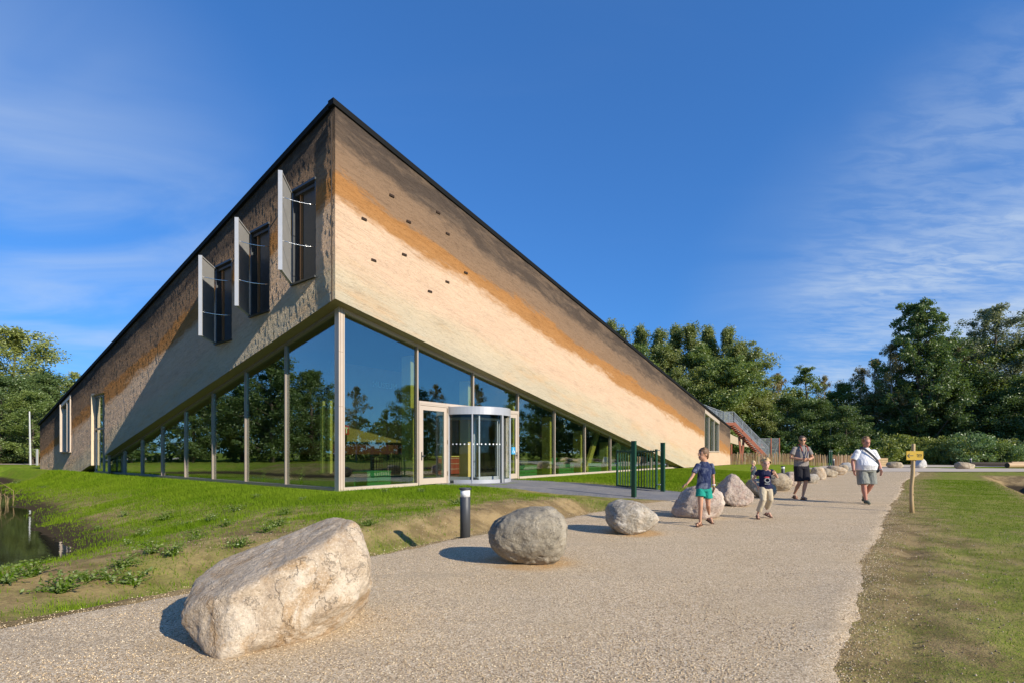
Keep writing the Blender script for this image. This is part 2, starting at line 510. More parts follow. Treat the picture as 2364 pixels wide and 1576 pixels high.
# ---- gravel path
t = NT("gravel")
v = t.coord('Object')
cell = t.voro(v, 105.0, 'F1', 'Color')
sepc = t.n('ShaderNodeSeparateColor'); t.l(cell, sepc.inputs[0])
stone = t.cramp(sepc.outputs[0], [(0.0, (0.24, 0.185, 0.125)), (0.14, (0.38, 0.285, 0.18)), (0.45, (0.60, 0.455, 0.285)), (0.72, (0.74, 0.575, 0.375)), (1.0, (0.86, 0.74, 0.55))])
d1 = t.voro(v, 105.0, 'DISTANCE_TO_EDGE')
gap = t.ramp(d1, 0.0, 0.16)
big = t.noise(v, 0.7, 5, 0.6)
med = t.noise(v, 3.1, 4, 0.6)
col = t.mix(t.math('MULTIPLY', t.math('SUBTRACT', 1.0, gap), 0.55), stone, (0.22, 0.165, 0.11))
col = t.mix(t.ramp(big, 0.42, 0.72, 0, 0.38), col, (0.50, 0.375, 0.22))
col = t.mix(t.ramp(t.noise(t.coord('Object', (0.25, 1.6, 1), (0, 0, -ANG)), 1.3, 5, 0.6), 0.45, 0.7, 0, 0.30), col, (0.36, 0.285, 0.195))
col = t.mix(t.ramp(med, 0.55, 0.8, 0, 0.15), col, (0.34, 0.275, 0.205))
col = t.mix(t.math('MULTIPLY', t.attr('rust'), t.ramp(med, 0.2, 0.6)), col, (0.50, 0.275, 0.085))
hh = t.math('ADD', t.math('MULTIPLY', gap, 0.5), t.math('MULTIPLY', sepc.outputs[1], 0.6))
t.pbr(col, 0.9, 0, t.bump(hh, 0.55, 0.012), spec=0.2)
M_GRAVEL = t.m

def path_sheet(name, W, ql, qr, mat, zoff=0.015):
    """gravel strip between two edge functions; its rim dips into the soil so that the border is ragged"""
    n = 76
    S = np.linspace(0, 1, n)
    S = 0.5 - 0.5 * np.cos(S * PI)
    ww, ss = np.meshgrid(W, S, indexing='ij')
    a = ql(ww) - 0.25; b = qr(ww) + 0.25
    qq = a + (b - a) * ss
    X, Y = xy(ww, qq)
    e = np.minimum(qq - a, b - qq)
    z = terrain(X, Y) * sstep(0.5, 0.0, e) + 0.0
    z = z + zoff - 0.055 * (1 - sstep(0.05, 0.36, e)) + (0.034 * (fbm(X * 1.1, Y * 1.1, 71, 2) - 0.5) + 0.022 * (fbm(X * 9.0, Y * 9.0, 72, 2) - 0.5)) * (1 - sstep(0.3, 0.7, e))
    z = z + 0.012 * (fbm(X * 1.3, Y * 1.3, 73, 3) - 0.5)
    nW, nQ = ww.shape
    idx = np.arange(nW * nQ).reshape(nW, nQ)
    Fq = np.stack([idx[:-1, :-1], idx[:-1, 1:], idx[1:, 1:], idx[1:, :-1]], -1).reshape(-1, 4)
    rust = 0 * X                       # rusty sand round the feet of three boulders
    for bx_, by_, br_ in ((0.22, 6.42, 0.44), (2.06, 8.72, 0.38)):
        rust = np.maximum(rust, 0.6 * (1 - sstep(br_, br_ + 0.22, np.hypot(X - bx_, (Y - by_) * 1.1))))
    return tag(obj(name, np_mesh(name, np.stack([X, Y, z], -1).reshape(-1, 3), Fq, True, {'rust': rust.ravel()}), mat), kind='structure')
path_sheet("gravel_path", np.concatenate([np.arange(-16, 20, 0.08), np.arange(20, 52, 0.4)]), path_left, path_right, M_GRAVEL)

def flat_strip(name, pts, mat, z, kind='structure'):
    mb = MB(); n = len(pts)
    mb.add([(p[0], p[1], z) for p in pts], [tuple(range(n))])
    return tag(mb.build(name, mat), kind=kind)
M_FARGRAVEL = plain("pale_gravel_road", (0.50, 0.42, 0.33), 0.95, 0, 0.18, 0.8)
flat_strip("cross_path", [(25.5, 36.3), (60, 36.0), (130, 37), (130, 43), (60, 42.2), (46, 42.6), (36, 45), (28, 47.5), (20, 44)], M_FARGRAVEL, 0.03)
flat_strip("rear_path", [(24, 47.5), (36, 46.5), (50, 50), (52, 53), (42, 57), (30, 57)], M_FARGRAVEL, 0.034)
flat_strip("left_road", [(-120, 49), (-43.2, 49.5), (-41, 56), (-120, 62)], M_FARGRAVEL, 0.22)

# ---- grey paved way to the door
t = NT("grey_paving")
v = t.coord('Object', (1, 1, 1), (0, 0, -ANG))
br = t.n('ShaderNodeTexBrick'); t.l(v, br.inputs['Vector'])
br.inputs['Color1'].default_value = (0.155, 0.155, 0.165, 1); br.inputs['Color2'].default_value = (0.20, 0.20, 0.205, 1)
br.inputs['Mortar'].default_value = (0.10, 0.10, 0.10, 1); br.inputs['Scale'].default_value = 4.6; br.inputs['Mortar Size'].default_value = 0.012
pc = t.mix(t.ramp(t.noise(v, 1.2, 4), 0.4, 0.7, 0, 0.5), br.outputs[0], (0.27, 0.25, 0.22))
t.pbr(pc, 0.85, 0, t.bump(t.noise(v, 30, 4), 0.3, 0.006))
M_PAVE = t.m
Wp = np.linspace(0, 1, 14); Qp = np.linspace(-13.95, -4.0, 60)
def pave_strip():
    ss, qq = np.meshgrid(Wp, Qp, indexing='ij')
    k = sstep(-13.6, -8.5, qq)
    k2 = sstep(-8.0, -4.0, qq)
    a = 13.2 + 0.75 * k + 0.35 * k2
    b = 18.6 - 1.1 * k - 0.5 * k2
    ww = a + (b - a) * ss
    X, Y = xy(ww, qq)
    tt = path_left(ww) - qq
    Z = 0.045 + 0.155 * sstep(0.0, 6.0, tt)
    Z = Z - 0.2 * ((ss < 0.001) | (ss > 0.999))
    idx = np.arange(ss.size).reshape(ss.shape)
    Fq = np.stack([idx[:-1, :-1], idx[:-1, 1:], idx[1:, 1:], idx[1:, :-1]], -1).reshape(-1, 4)
    tag(obj("entrance_path", np_mesh("entrance_path", np.stack([X, Y, Z], -1).reshape(-1, 3), Fq, False), M_PAVE), kind='structure')
pave_strip()

# ---- pond
t = NT("pond_water")
v = t.coord('Object')
b = t.bump(t.noise(v, 7.0, 3, 0.5), 0.05, 0.02)
t.pbr(t.mix(t.noise(v, 0.6, 3), (0.020, 0.017, 0.008), (0.035, 0.030, 0.014)), 0.03, 0, b, spec=0.6)
M_WATER = t.m
pw = [xy(w, q) for w, q in ((-7, -10.5), (5, -10.5), (14, -40), (14, -60), (-7, -60))]
flat_strip("pond_water", pw, M_WATER, POND_Z)

# ================================================================== MATERIALS FOR THE BUILDING
def plaster(name, bd, streak):
    t = NT(name)
    al = t.attr('along'); be = t.attr('below')
    cv = t.n('ShaderNodeCombineXYZ'); t.l(al, cv.inputs[0]); t.l(be, cv.inputs[1])
    V = cv.outputs[0]
    def nz(sx_, sy_, s, det=5, r=0.6, d=0.0): return t.noise(t.coord(scale=(sx_, sy_, 1), src=V), s, det, r, d)
    wob = t.math('ADD', t.math('MULTIPLY', t.math('SUBTRACT', nz(0.22, 1.0, 0.9, 5), 0.5), 1.35), t.math('MULTIPLY', t.math('SUBTRACT', nz(0.35, 1.0, 4.5, 6, 0.7), 0.5), 0.80))
    d = t.math('DIVIDE', t.math('ADD', be, wob), 7.0)
    c = t.cramp(d, [(0.0, (0.068, 0.052, 0.042)), (0.125, (0.082, 0.061, 0.047)), (0.165, (0.215, 0.143, 0.092)), (0.275, (0.245, 0.157, 0.096)),
                    (0.30, (0.345, 0.165, 0.056)), (0.368, (0.37, 0.185, 0.068)), (0.418, (0.575, 0.415, 0.285)), (0.60, (0.58, 0.415, 0.29)),
                    (0.70, (0.505, 0.415, 0.29)), (0.80, (0.455, 0.395, 0.29)), (1.0, (0.46, 0.395, 0.29))])
    band = t.ramp(d, 0.37, 0.42, 1.0, 0.55)
    # patchy washes drawn along the layers
    p1 = t.ramp(nz(0.16, 0.9, 1.6, 6, 0.65), 0.48, 0.68)
    topb = t.math('MULTIPLY', t.ramp(nz(0.28, 1.2, 1.7, 6, 0.7, 0.6), 0.44, 0.64), t.ramp(d, 0.10, 0.20, 1.0, 0.0))
    c = t.mix(t.math('MULTIPLY', topb, 0.6), c, (0.19, 0.134, 0.092))
    low = t.ramp(d, 0.56, 0.70)
    c = t.mix(t.math('MULTIPLY', t.math('MULTIPLY', p1, low), 0.55), c, (0.53, 0.345, 0.19))
    p2 = t.ramp(nz(0.2, 1.1, 2.7, 6, 0.7), 0.50, 0.72)
    c = t.mix(t.math('MULTIPLY', p2, 0.30), c, t.mix(1.0, c, (0.52, 0.50, 0.52), 'MULTIPLY'))
    p3 = t.ramp(nz(0.6, 2.0, 9.0, 5, 0.7), 0.52, 0.75)
    c = t.mix(t.math('MULTIPLY', p3, 0.28), c, t.mix(1.0, c, (1.28, 1.25, 1.2), 'MULTIPLY'))
    crumb = nz(1, 1, 26.0, 6, 0.75)
    c = t.mix(t.ramp(crumb, 0.3, 0.5, 0.30, 0.0), c, t.mix(1.0, c, (0.55, 0.5, 0.45), 'MULTIPLY'))
    mark = t.ramp(nz(0.45, 2.3, 5.5, 6, 0.72, 0.8), 0.50, 0.66)
    c = t.mix(t.math('MULTIPLY', t.math('MULTIPLY', mark, band), 0.45), c, t.mix(1.0, c, (0.60, 0.55, 0.50), 'MULTIPLY'))
    mark2 = t.ramp(nz(0.7, 2.6, 13.0, 5, 0.7, 0.5), 0.54, 0.66)
    c = t.mix(t.math('MULTIPLY', t.math('MULTIPLY', mark2, band), 0.45), c, t.mix(1.0, c, (0.50, 0.45, 0.40), 'MULTIPLY'))
    strok = nz(*streak, 5.5, 8, 0.72, 1.0)
    mot = nz(0.5, 1.2, 0.9, 5, 0.6)
    c = t.mix(t.ramp(mot, 0.35, 0.7, 0.0, 0.22), c, t.mix(1.0, c, (0.78, 0.76, 0.74), 'MULTIPLY'))
    crack = t.ramp(nz(0.35, 1.6, 3.2, 7, 0.72, 1.2), 0.47, 0.50)
    h = t.math('ADD', t.math('ADD', t.math('MULTIPLY', strok, 1.0), t.math('MULTIPLY', crumb, 0.35)), t.math('MULTIPLY', crack, 0.16))
    t.pbr(c, 0.93, 0, t.bump(h, 1.0, bd), spec=0.15)
    return t.m
M_PLASTER_R = plaster("layered_clay_plaster", 0.022, (0.26, 1.5))
M_PLASTER_L = plaster("layered_clay_plaster_streaked", 0.060, (2.0, 0.7))
M_SOFFIT = plain("shaded_soffit_plaster", (0.26, 0.21, 0.10), 0.9, 0, 0.2, 5)  # dark yellow carries the underside's shadow in its colour
M_REVEAL = plain("cream_reveal", (0.62, 0.50, 0.34), 0.9, 0, 0.12, 5)
_t = NT("black_coping"); _t.pbr((0.010, 0.011, 0.012), 0.75, 0, spec=0.08); M_COPING = _t.m
M_ROOF = plain("roof_membrane", (0.10, 0.11, 0.08), 0.9)
M_BEIGE = plain("beige_aluminium", (0.50, 0.415, 0.335), 0.42, 0.1, 0.05, 2, 0.04)
M_BEIGE_D = plain("beige_aluminium_shadow_gap", (0.27, 0.20, 0.14), 0.5, 0.1, 0.05, 2, 0.04)  # darker beige for the painted mullion shade, also for joints and hinges
M_TAUPE = plain("taupe_aluminium", (0.27, 0.225, 0.19), 0.42, 0.15, 0.05, 2, 0.04)
M_SILVER = plain("silver_aluminium", (0.44, 0.45, 0.48), 0.38, 0.25, 0.04, 2, 0.03)
M_SHUT = plain("grey_shutter", (0.40, 0.40, 0.40), 0.45, 0.3, 0.05, 3, 0.05)
M_SHUTEDGE = plain("pale_shutter_edge", (0.52, 0.52, 0.52), 0.35, 0.3, 0.04)
M_DARKG = plain("dark_grey_steel", (0.055, 0.06, 0.065), 0.5, 0.3)
M_STEELROD = plain("polished_rod", (0.85, 0.85, 0.85), 0.16, 1.0, 0.02)
M_SLOT = plain("slot_shade", (0.035, 0.018, 0.010), 0.9)
def timber(name, a, b, dirs=(14, 14, 1.2)):
    t = NT(name); v = t.coord('Object', dirs)
    n1 = t.noise(v, 1.5, 6, 0.6, 0.4)
    t.pbr(t.mix(n1, a, b), 0.65, 0, t.bump(n1, 0.2, 0.005)); return t.m
M_TIMBER = timber("yellow_timber", (0.50, 0.34, 0.10), (0.68, 0.50, 0.18))
M_WOODWALL = timber("brown_wood_panelling", (0.24, 0.14, 0.055), (0.36, 0.23, 0.10), (5, 5, 0.6))
M_FLOOR = plain("polished_concrete_floor", (0.20, 0.19, 0.17), 0.35, 0, 0.15, 1.5)
M_RED = plain("dark_red_panel", (0.30, 0.045, 0.03), 0.5)
M_GREENBOX = plain("green_painted_wood", (0.04, 0.20, 0.10), 0.6)
M_CUSH = plain("grey_brown_cushion", (0.17, 0.13, 0.11), 0.95)
def glass(name, base, tint, ior=1.6):
    t = NT(name)
    lw = t.n('ShaderNodeLayerWeight'); lw.inputs[0].default_value = 0.5
    fac = t.math('ADD', t.math('MULTIPLY', t.math('POWER', lw.outputs['Facing'], 4.0), 1.0 - base), base, True)
    tr = t.n('ShaderNodeBsdfTransparent'); tr.inputs[0].default_value = (*tint, 1)
    gl = t.n('ShaderNodeBsdfGlossy'); gl.inputs['Roughness'].default_value = 0.0; gl.inputs['Color'].default_value = (0.93, 0.97, 1.0, 1)
    v = t.coord('Object')
    t.l(t.bump(t.noise(v, 0.8, 2), 0.12, 0.02), gl.inputs['Normal'])
    mx = t.n('ShaderNodeMixShader'); t.l(fac, mx.inputs[0]); t.l(tr.outputs[0], mx.inputs[1]); t.l(gl.outputs[0], mx.inputs[2])
    t.l(mx.outputs[0], t.out.inputs['Surface']); return t.m
M_GLASS = glass("coated_glass", 0.20, (0.80, 0.90, 0.74), 1.7)
M_GLASSC = glass("clear_glass", 0.02, (0.95, 0.97, 0.95), 1.25)

# ================================================================== MUSEUM
FZ = 0.2
C0 = (-5.29, 15.37)                       # plaster corner
museum = thing("museum_building", "large wedge shaped museum with sloping layered brown and cream plaster walls over tall glass", "building", (C0[0], C0[1], FZ), ANG)
def sR(px, d=0.0):
    k = (px - CX) / F
    return (k * (C0[1] + d * CA) - C0[0] + d * SA) / (CA - k * SA)
def sL(px, d=0.0):
    k = (px - CX) / F
    return (k * (C0[1] + d * SA) - C0[0] - d * CA) / (-SA - k * CA)
def zR(py, s, d=0.0): return CAMZ + (HY - py) * (C0[1] + s * SA + d * CA) / F - FZ
def zL(py, s, d=0.0): return CAMZ + (HY - py) * (C0[1] + s * CA + d * SA) / F - FZ
fR = lambda s, d, z: (s, d, z)
fL = lambda s, d, z: (d, s, z)
LR, LL = sR(1686), sL(92.5)
HT = zR(236, 0) - 0.10
mR = (HT - zR(988, LR)) / LR
mL = (HT - zL(980, LL)) / LL
HB = zR(689.5, 0)
eR = sR(1580); eL = sL(186)
mbR = HB / eR; mbL = HB / eL
topR = lambda s: HT - mR * s
topL = lambda s: HT - mL * s
botR = lambda s: max(0.0, HB - mbR * s)
botL = lambda s: max(0.0, HB - mbL * s)
INS = 0.45

def clip(poly, a, b, c):                   # keep a*s+b*z>=c
    out = []
    for i in range(len(poly)):
        p, q = poly[i], poly[(i + 1) % len(poly)]
        fp = a * p[0] + b * p[1] - c; fq = a * q[0] + b * q[1] - c
        if fp >= 0: out.append(p)
        if (fp >= 0) != (fq >= 0):
            k = fp / (fp - fq); out.append((p[0] + (q[0] - p[0]) * k, p[1] + (q[1] - p[1]) * k))
    return out
def facade(name, L, top, mtop, hb, mb, holes, step_s, step_z, dispf, fmap, mat):
    sl = set(np.round(np.arange(0, L, step_s), 4)) | {round(L, 4)}
    zl = set(np.round(np.arange(0, HT + step_z, step_z), 4))
    for (s0, s1, z0, z1) in holes:
        sl |= {round(s0, 4), round(s1, 4)}; zl |= {round(z0, 4), round(z1, 4)}
    sl = sorted(sl); zl = sorted(zl)
    def dedupe(x):
        o = [x[0]]
        for a in x[1:]:
            if a - o[-1] > 1e-3: o.append(a)
        return o
    sl = dedupe(sl); zl = dedupe(zl)
    key = {}; vs = []; fs = []; S = []; B = []
    def vid(p):
        k = (round(p[0], 3), round(p[1], 3))
        if k not in key:
            key[k] = len(vs); vs.append(p); S.append(p[0]); B.append(top(p[0]) - p[1])
        return key[k]
    for i in range(len(sl) - 1):
        a, b = sl[i], sl[i + 1]; m = (a + b) / 2
        for j in range(len(zl) - 1):
            c, d = zl[j], zl[j + 1]; mz = (c + d) / 2
            if c > top(a) or d < hb - mb * b - 0.01: continue
            if any(s0 - 1e-3 < m < s1 + 1e-3 and z0 - 1e-3 < mz < z1 + 1e-3 for s0, s1, z0, z1 in holes): continue
            p = [(a, c), (b, c), (b, d), (a, d)]
            p = clip(p, -mtop, -1, -HT)
            if len(p) > 2: p = clip(p, mb, 1, hb)
            if len(p) < 3: continue
            ids = []
            for x in p:
                k = vid(x)
                if not ids or ids[-1] != k: ids.append(k)
            if ids[0] == ids[-1]: ids.pop()
            if len(ids) > 2: fs.append(ids)
    pts = []
    A = np.array(vs)
    dz = dispf(A[:, 0], A[:, 1])
    hold = np.minimum(sstep(0, 0.25, A[:, 0]), 1)
    pts = [fmap(s, -d_, z) for (s, z), d_ in zip(vs, dz * hold)]
    me = bpy.data.meshes.new(name); me.from_pydata(pts, [], fs)
    bm = bmesh.new(); bm.from_mesh(me); bmesh.ops.recalc_face_normals(bm, faces=bm.faces); bm.to_mesh(me); bm.free()
    me.polygons.foreach_set("use_smooth", [True] * len(me.polygons))
    for an, av in (("along", S), ("below", B)):
        a_ = me.attributes.new(an, 'FLOAT', 'POINT'); a_.data.foreach_set("value", np.array(av, np.float32))
    return obj(name, me, mat, museum)

# ---- openings
wins = []
for xl, xr, yt, yb in ((674.4, 729, 415, 637), (578, 622, 518, 716), (497.6, 535, 602, 782)):
    a, b = sL(xr), sL(xl)
    wins.append((a, b, zL(yb, a), zL(yt, a)))
dA, dB = sL(241.7), sL(210.5)
dTop = zL(905, dA)
nA, nB = sL(164), sL(141.6)
nBot = zL(1041, nB); nTop = topL(nA) - 0.22
rA, rB = sR(1626.4), sR(1660)
rBot = zR(1041, rA); rTopA = zR(944, rA)
holesL = wins + [(dA, dB, -0.5, dTop)]
dispR = lambda s, z: 0.030 * (fbm(s * 0.9 - z * 0.3, (z + mR * s) * 2.6, 61, 4) - 0.5) + 0.012 * (fbm(s * 3.0, (z + mR * s) * 6.0, 63, 3) - 0.5)
dispL = lambda s, z: 0.040 * (fbm(s * 0.35, z * 0.35, 64, 3) - 0.5) + 0.012 * (fbm(s * 2.2 + 0.4 * z, z * 0.9, 66, 4) - 0.5) + 0.021 * (fbm(s * 15.0 + z * 0.4, z * 5.5, 68, 3, 0.7) - 0.5)
facade("right_wall", LR, topR, mR, HB, mbR, [(rA, rB, rBot, 20)], 0.22, 0.2, dispR, fR, M_PLASTER_R)
facade("left_wall", LL, topL, mL, HB, mbL, holesL + [(nA, nB, nBot, 20)], 0.042, 0.075, dispL, fL, M_PLASTER_L)
def patch(name, poly, fmap, top, mat):     # plaster above a sloping window head
    mb = MB(); mb.prism(poly, fmap, 0.0, 0.3); o = mb.build(name, mat, museum)
    me = o.data; S = []; B = []
    for v_ in me.vertices:
        s_ = v_.co[0] if fmap is fR else v_.co[1]
        S.append(s_); B.append(top(s_) - v_.co[2])
    for an, av in (("along", S), ("below", B)):
        a_ = me.attributes.new(an, 'FLOAT', 'POINT'); a_.data.foreach_set("value", np.array(av, np.float32))
rOff = topR(rA) - rTopA
patch("window_head", [(rA, topR(rA)), (rB, topR(rB)), (rB, topR(rB) - rOff), (rA, topR(rA) - rOff)], fR, topR, M_PLASTER_R)
patch("window_head", [(nA, topL(nA)), (nB, topL(nB)), (nB, topL(nB) - 0.2), (nA, topL(nA) - 0.2)], fL, topL, M_PLASTER_L)

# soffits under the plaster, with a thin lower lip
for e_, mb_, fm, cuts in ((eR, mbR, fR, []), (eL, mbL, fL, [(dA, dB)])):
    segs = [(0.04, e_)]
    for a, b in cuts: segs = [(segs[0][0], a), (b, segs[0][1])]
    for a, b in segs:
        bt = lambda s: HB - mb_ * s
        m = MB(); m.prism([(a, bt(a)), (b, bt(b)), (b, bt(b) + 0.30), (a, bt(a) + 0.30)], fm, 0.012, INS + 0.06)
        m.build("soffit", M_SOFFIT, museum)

# roof slab, rear walls, coping
zr = lambda u, v_: HT - mR * u - mL * v_
v1 = (HT - mR * LR) / mL; u1 = (HT - mL * LL) / mR
rp = [(0.02, 0.02), (LR, 0.02), (LR, v1), (u1, LL), (0.02, LL)]
m = MB()
top_ = [(u, v_, zr(u, v_) - 0.02) for u, v_ in rp]; bot_ = [(u, v_, max(-0.05, zr(u, v_) - 0.45)) for u, v_ in rp]
m.add(top_ + bot_, [(0, 1, 2, 3, 4), (9, 8, 7, 6, 5)] + [(k, (k + 1) % 5, (k + 1) % 5 + 5, k + 5) for k in range(5)])
m.build("roof", M_ROOF, museum)
for (u0, v0), (u2, v2) in ((rp[1], rp[2]), (rp[4], rp[3])):
    m = MB(); m.add([(u0, v0, -0.1), (u2, v2, -0.1), (u2, v2, zr(u2, v2)), (u0, v0, zr(u0, v0))], [(0, 1, 2, 3)])
    m.build("rear_wall", M_WOODWALL, museum)
m = MB()
m.prism([(-0.10, topR(-0.10) - 0.03), (LR + 0.05, topR(LR) - 0.05), (LR + 0.05, topR(LR) + 0.13), (-0.10, topR(-0.10) + 0.15)], fR, -0.055, 0.22)
m.build("coping", M_COPING, museum)
m = MB()
m.prism([(0.221, topL(0.221) - 0.03), (LL + 0.05, topL(LL) - 0.05), (LL + 0.05, topL(LL) + 0.13), (0.221, topL(0.221) + 0.15)], fL, -0.10, 0.22)
m.build("coping", M_COPING, museum)
# corner bead: vertical cord in the plaster close to the corner
m = MB(); m.tube([(-0.03, 0.13, HB - 0.05), (-0.045, 0.12, HB + 2), (-0.03, 0.14, HB + 4), (-0.04, 0.12, HT - 0.3)], 0.018, 6)
m.build("corner_cord", M_PLASTER_L, museum)

# ---- glazing
def glazing(fm, s_of, cuts, hb, mbs, s_end, frame_mat, edge_mat, upper_only, door_z):
    D = INS
    ss = [D] + cuts + [s_end]
    zt = lambda s: max(0.06, hb - mbs * s)
    for i in range(len(ss) - 1):
        a, b = ss[i], ss[i + 1]
        base = 0.07
        if door_z and ss[door_z[1]] - 0.01 <= a and b <= ss[door_z[2]] + 0.01: base = door_z[0]
        if zt(b) < base + 0.02:
            bb = (hb - base) / mbs
            poly = [(a + 0.03, base), (bb, base), (a + 0.03, zt(a))]
        else: poly = [(a + 0.03, base), (b - 0.03, base), (b - 0.03, zt(b)), (a + 0.03, zt(a))]
        if len(poly) == 3 and bb - a < 0.2: continue
        MB().prism(poly, fm, D + 0.06, D + 0.075).build("glass_pane", M_GLASS, museum)
    for i, s in enumerate(cuts):
        z0 = -0.02
        if i in upper_only: z0 = door_z[0]
        MB().prism([(s - 0.022, z0), (s + 0.022, z0), (s + 0.022, zt(s + 0.022)), (s - 0.022, zt(s - 0.022))], fm, D - 0.02, D + 0.085).build("mullion", frame_mat, museum)
        gs = -1 if fm is fR else 1
        MB().prism([(s + gs * 0.029, z0), (s + gs * 0.026, z0), (s + gs * 0.026, zt(s + 0.034)), (s + gs * 0.029, zt(s + 0.034))], fm, D - 0.015, D + 0.05).build("mullion_shade_strip", edge_mat, museum)  # dark strip paints the shaded side of the mullion
    MB().prism([(D, zt(D)), (s_end, zt(s_end)), (s_end, zt(s_end) - 0.09), (D, zt(D) - 0.09)], fm, D - 0.045, D + 0.10).build("top_rail", frame_mat, museum)
    return ss
cutsR = [sR(x, INS) for x in (964, 1093, 1196.7, 1281, 1351, 1410, 1461, 1504, 1542)]
DOORZ = zR(927, cutsR[0], INS)
glazing(fR, sR, cutsR, HB, mbR, eR, M_BEIGE, M_BEIGE_D, {1}, (DOORZ + 0.06, 1, 3))
cutsL = [sL(x, INS) for x in (658.3, 565.5, 489.8, 426.4, 372.7, 326, 285.5, 249)]
glazing(fL, sL, cutsL, HB, mbL, sL(249, INS) + 1.2, M_TAUPE, M_DARKG, set(), None)
# bottom rails (interrupted by the entrance) and transom
MB().prism([(INS, -0.02), (cutsR[0] - 0.03, -0.02), (cutsR[0] - 0.03, 0.08), (INS, 0.08)], fR, INS - 0.05, INS + 0.1).build("bottom_rail", M_BEIGE, museum)
MB().prism([(cutsR[2] + 0.03, -0.02), (eR - 0.5, -0.02), (eR - 0.5, 0.08), (cutsR[2] + 0.03, 0.08)], fR, INS - 0.05, INS + 0.1).build("bottom_rail", M_BEIGE, museum)
MB().prism([(INS + 0.2, -0.02), (cutsL[-1] + 1.2, -0.02), (cutsL[-1] + 1.2, 0.07), (INS + 0.2, 0.07)], fL, INS - 0.05, INS + 0.1).build("bottom_rail", M_TAUPE, museum)
MB().prism([(cutsR[0] + 0.03, DOORZ - 0.05), (cutsR[2] - 0.03, DOORZ - 0.05), (cutsR[2] - 0.03, DOORZ + 0.05), (cutsR[0] + 0.03, DOORZ + 0.05)], fR, INS - 0.06, INS + 0.1).build("transom", M_BEIGE, museum)
# corner post: two flat beige covers with dark joints
zc_ = HB - 0.05
m = MB(); m.bx((INS - 0.06, INS - 0.06, -0.05), (INS + 0.15, INS + 0.02, zc_)); m.build("corner_post", M_BEIGE, museum)
m = MB(); m.bx((INS - 0.058, INS + 0.022, -0.05), (INS + 0.02, INS + 0.17, zc_)); m.build("corner_post", M_BEIGE, museum)
m = MB()
for a in (0.0, 0.10): m.bx((INS - 0.01 + a, INS - 0.067, -0.05), (INS + 0.002 + a, INS - 0.0605, zc_))
for z in (2.6, 4.3): m.bx((INS - 0.06, INS - 0.0625, z), (INS + 0.1, INS - 0.0605, z + 0.012))
m.build("post_joint", M_BEIGE_D, museum)

# ---- doors either side of the drum
def door(s0, s1, handle_at_right, name="glass_door"):
    D = INS
    f = MB()
    z1 = DOORZ - 0.05
    f.bx((s0, D - 0.05, -0.02), (s0 + 0.05, D + 0.08, z1)); f.bx((s1 - 0.05, D - 0.05, -0.02), (s1, D + 0.08, z1))
    f.bx((s0 + 0.05, D - 0.05, z1 - 0.05), (s1 - 0.05, D + 0.08, z1))
    o = f.build(name, M_BEIGE, museum)
    l = MB(); a, b = s0 + 0.06, s1 - 0.06; zt = z1 - 0.06; st = 0.15
    l.bx((a, D - 0.03, 0.01), (a + st, D + 0.05, zt)); l.bx((b - st, D - 0.03, 0.01), (b, D + 0.05, zt))
    l.bx((a + st, D - 0.03, zt - 0.16), (b - st, D + 0.05, zt)); l.bx((a + st, D - 0.03, 0.01), (b - st, D + 0.05, 0.23))
    l.build("door_leaf", M_BEIGE, o)
    MB().bx((a + st, D, 0.23), (b - st, D + 0.016, zt - 0.16)).build("pane", M_GLASSC if False else M_GLASS, o)
    h = MB(); hx = (b - 0.07) if handle_at_right else (a + 0.07)
    h.bx((hx - 0.02, D - 0.05, 0.9), (hx + 0.02, D - 0.03, 1.2)); h.bar((hx, D - 0.09, 1.06), (hx + (-0.13 if handle_at_right else 0.13), D - 0.09, 1.06), 0.022)
    h.bar((hx, D - 0.03, 1.06), (hx, D - 0.10, 1.06), 0.022)
    h.build("handle", M_DARKG, o)
    hs_ = (a - 0.012) if handle_at_right else (b + 0.012)
    for z in (0.3, 1.5, 2.7): MB().tube([(hs_, D - 0.06, z), (hs_, D - 0.06, z + 0.16)], 0.016, 6).build("hinge", M_BEIGE_D, o)
    return o
drum_s0 = sR(1035, INS)
door(cutsR[0] + 0.035, drum_s0 - 0.05, False)
dr = door(sR(1166, INS), cutsR[2] - 0.035, True)
st_s = sR(1184, INS)
m = MB(); m.bx((st_s - 0.14, INS - 0.034, 1.10), (st_s + 0.14, INS - 0.031, 1.42)); o = m.build("access_sticker", plain("blue_sticker", (0.02, 0.28, 0.52), 0.5), dr)
m = MB()
y0 = INS - 0.037
m.tube([(st_s - 0.01, y0, 1.365), (st_s - 0.01, y0 - 0.001, 1.39)], 0.018, 8)
m.bar((st_s - 0.01, y0, 1.35), (st_s, y0, 1.25), 0.02, 0.002, (0, 1, 0)); m.bar((st_s, y0, 1.25), (st_s + 0.06, y0, 1.25), 0.02, 0.002, (0, 1, 0)); m.bar((st_s + 0.06, y0, 1.25), (st_s + 0.09, y0, 1.16), 0.02, 0.002, (0, 1, 0))
for k in range(7):
    a0 = PI * (0.75 + 0.19 * k); a1 = PI * (0.75 + 0.19 * (k + 1))
    m.bar((st_s - 0.01 + 0.065 * math.cos(a0), y0, 1.22 + 0.065 * math.sin(a0)), (st_s - 0.01 + 0.065 * math.cos(a1), y0, 1.22 + 0.065 * math.sin(a1)), 0.014, 0.002, (0, 1, 0))
m.build("wheelchair_symbol", plain("white_print", (0.8, 0.8, 0.8), 0.6), o)

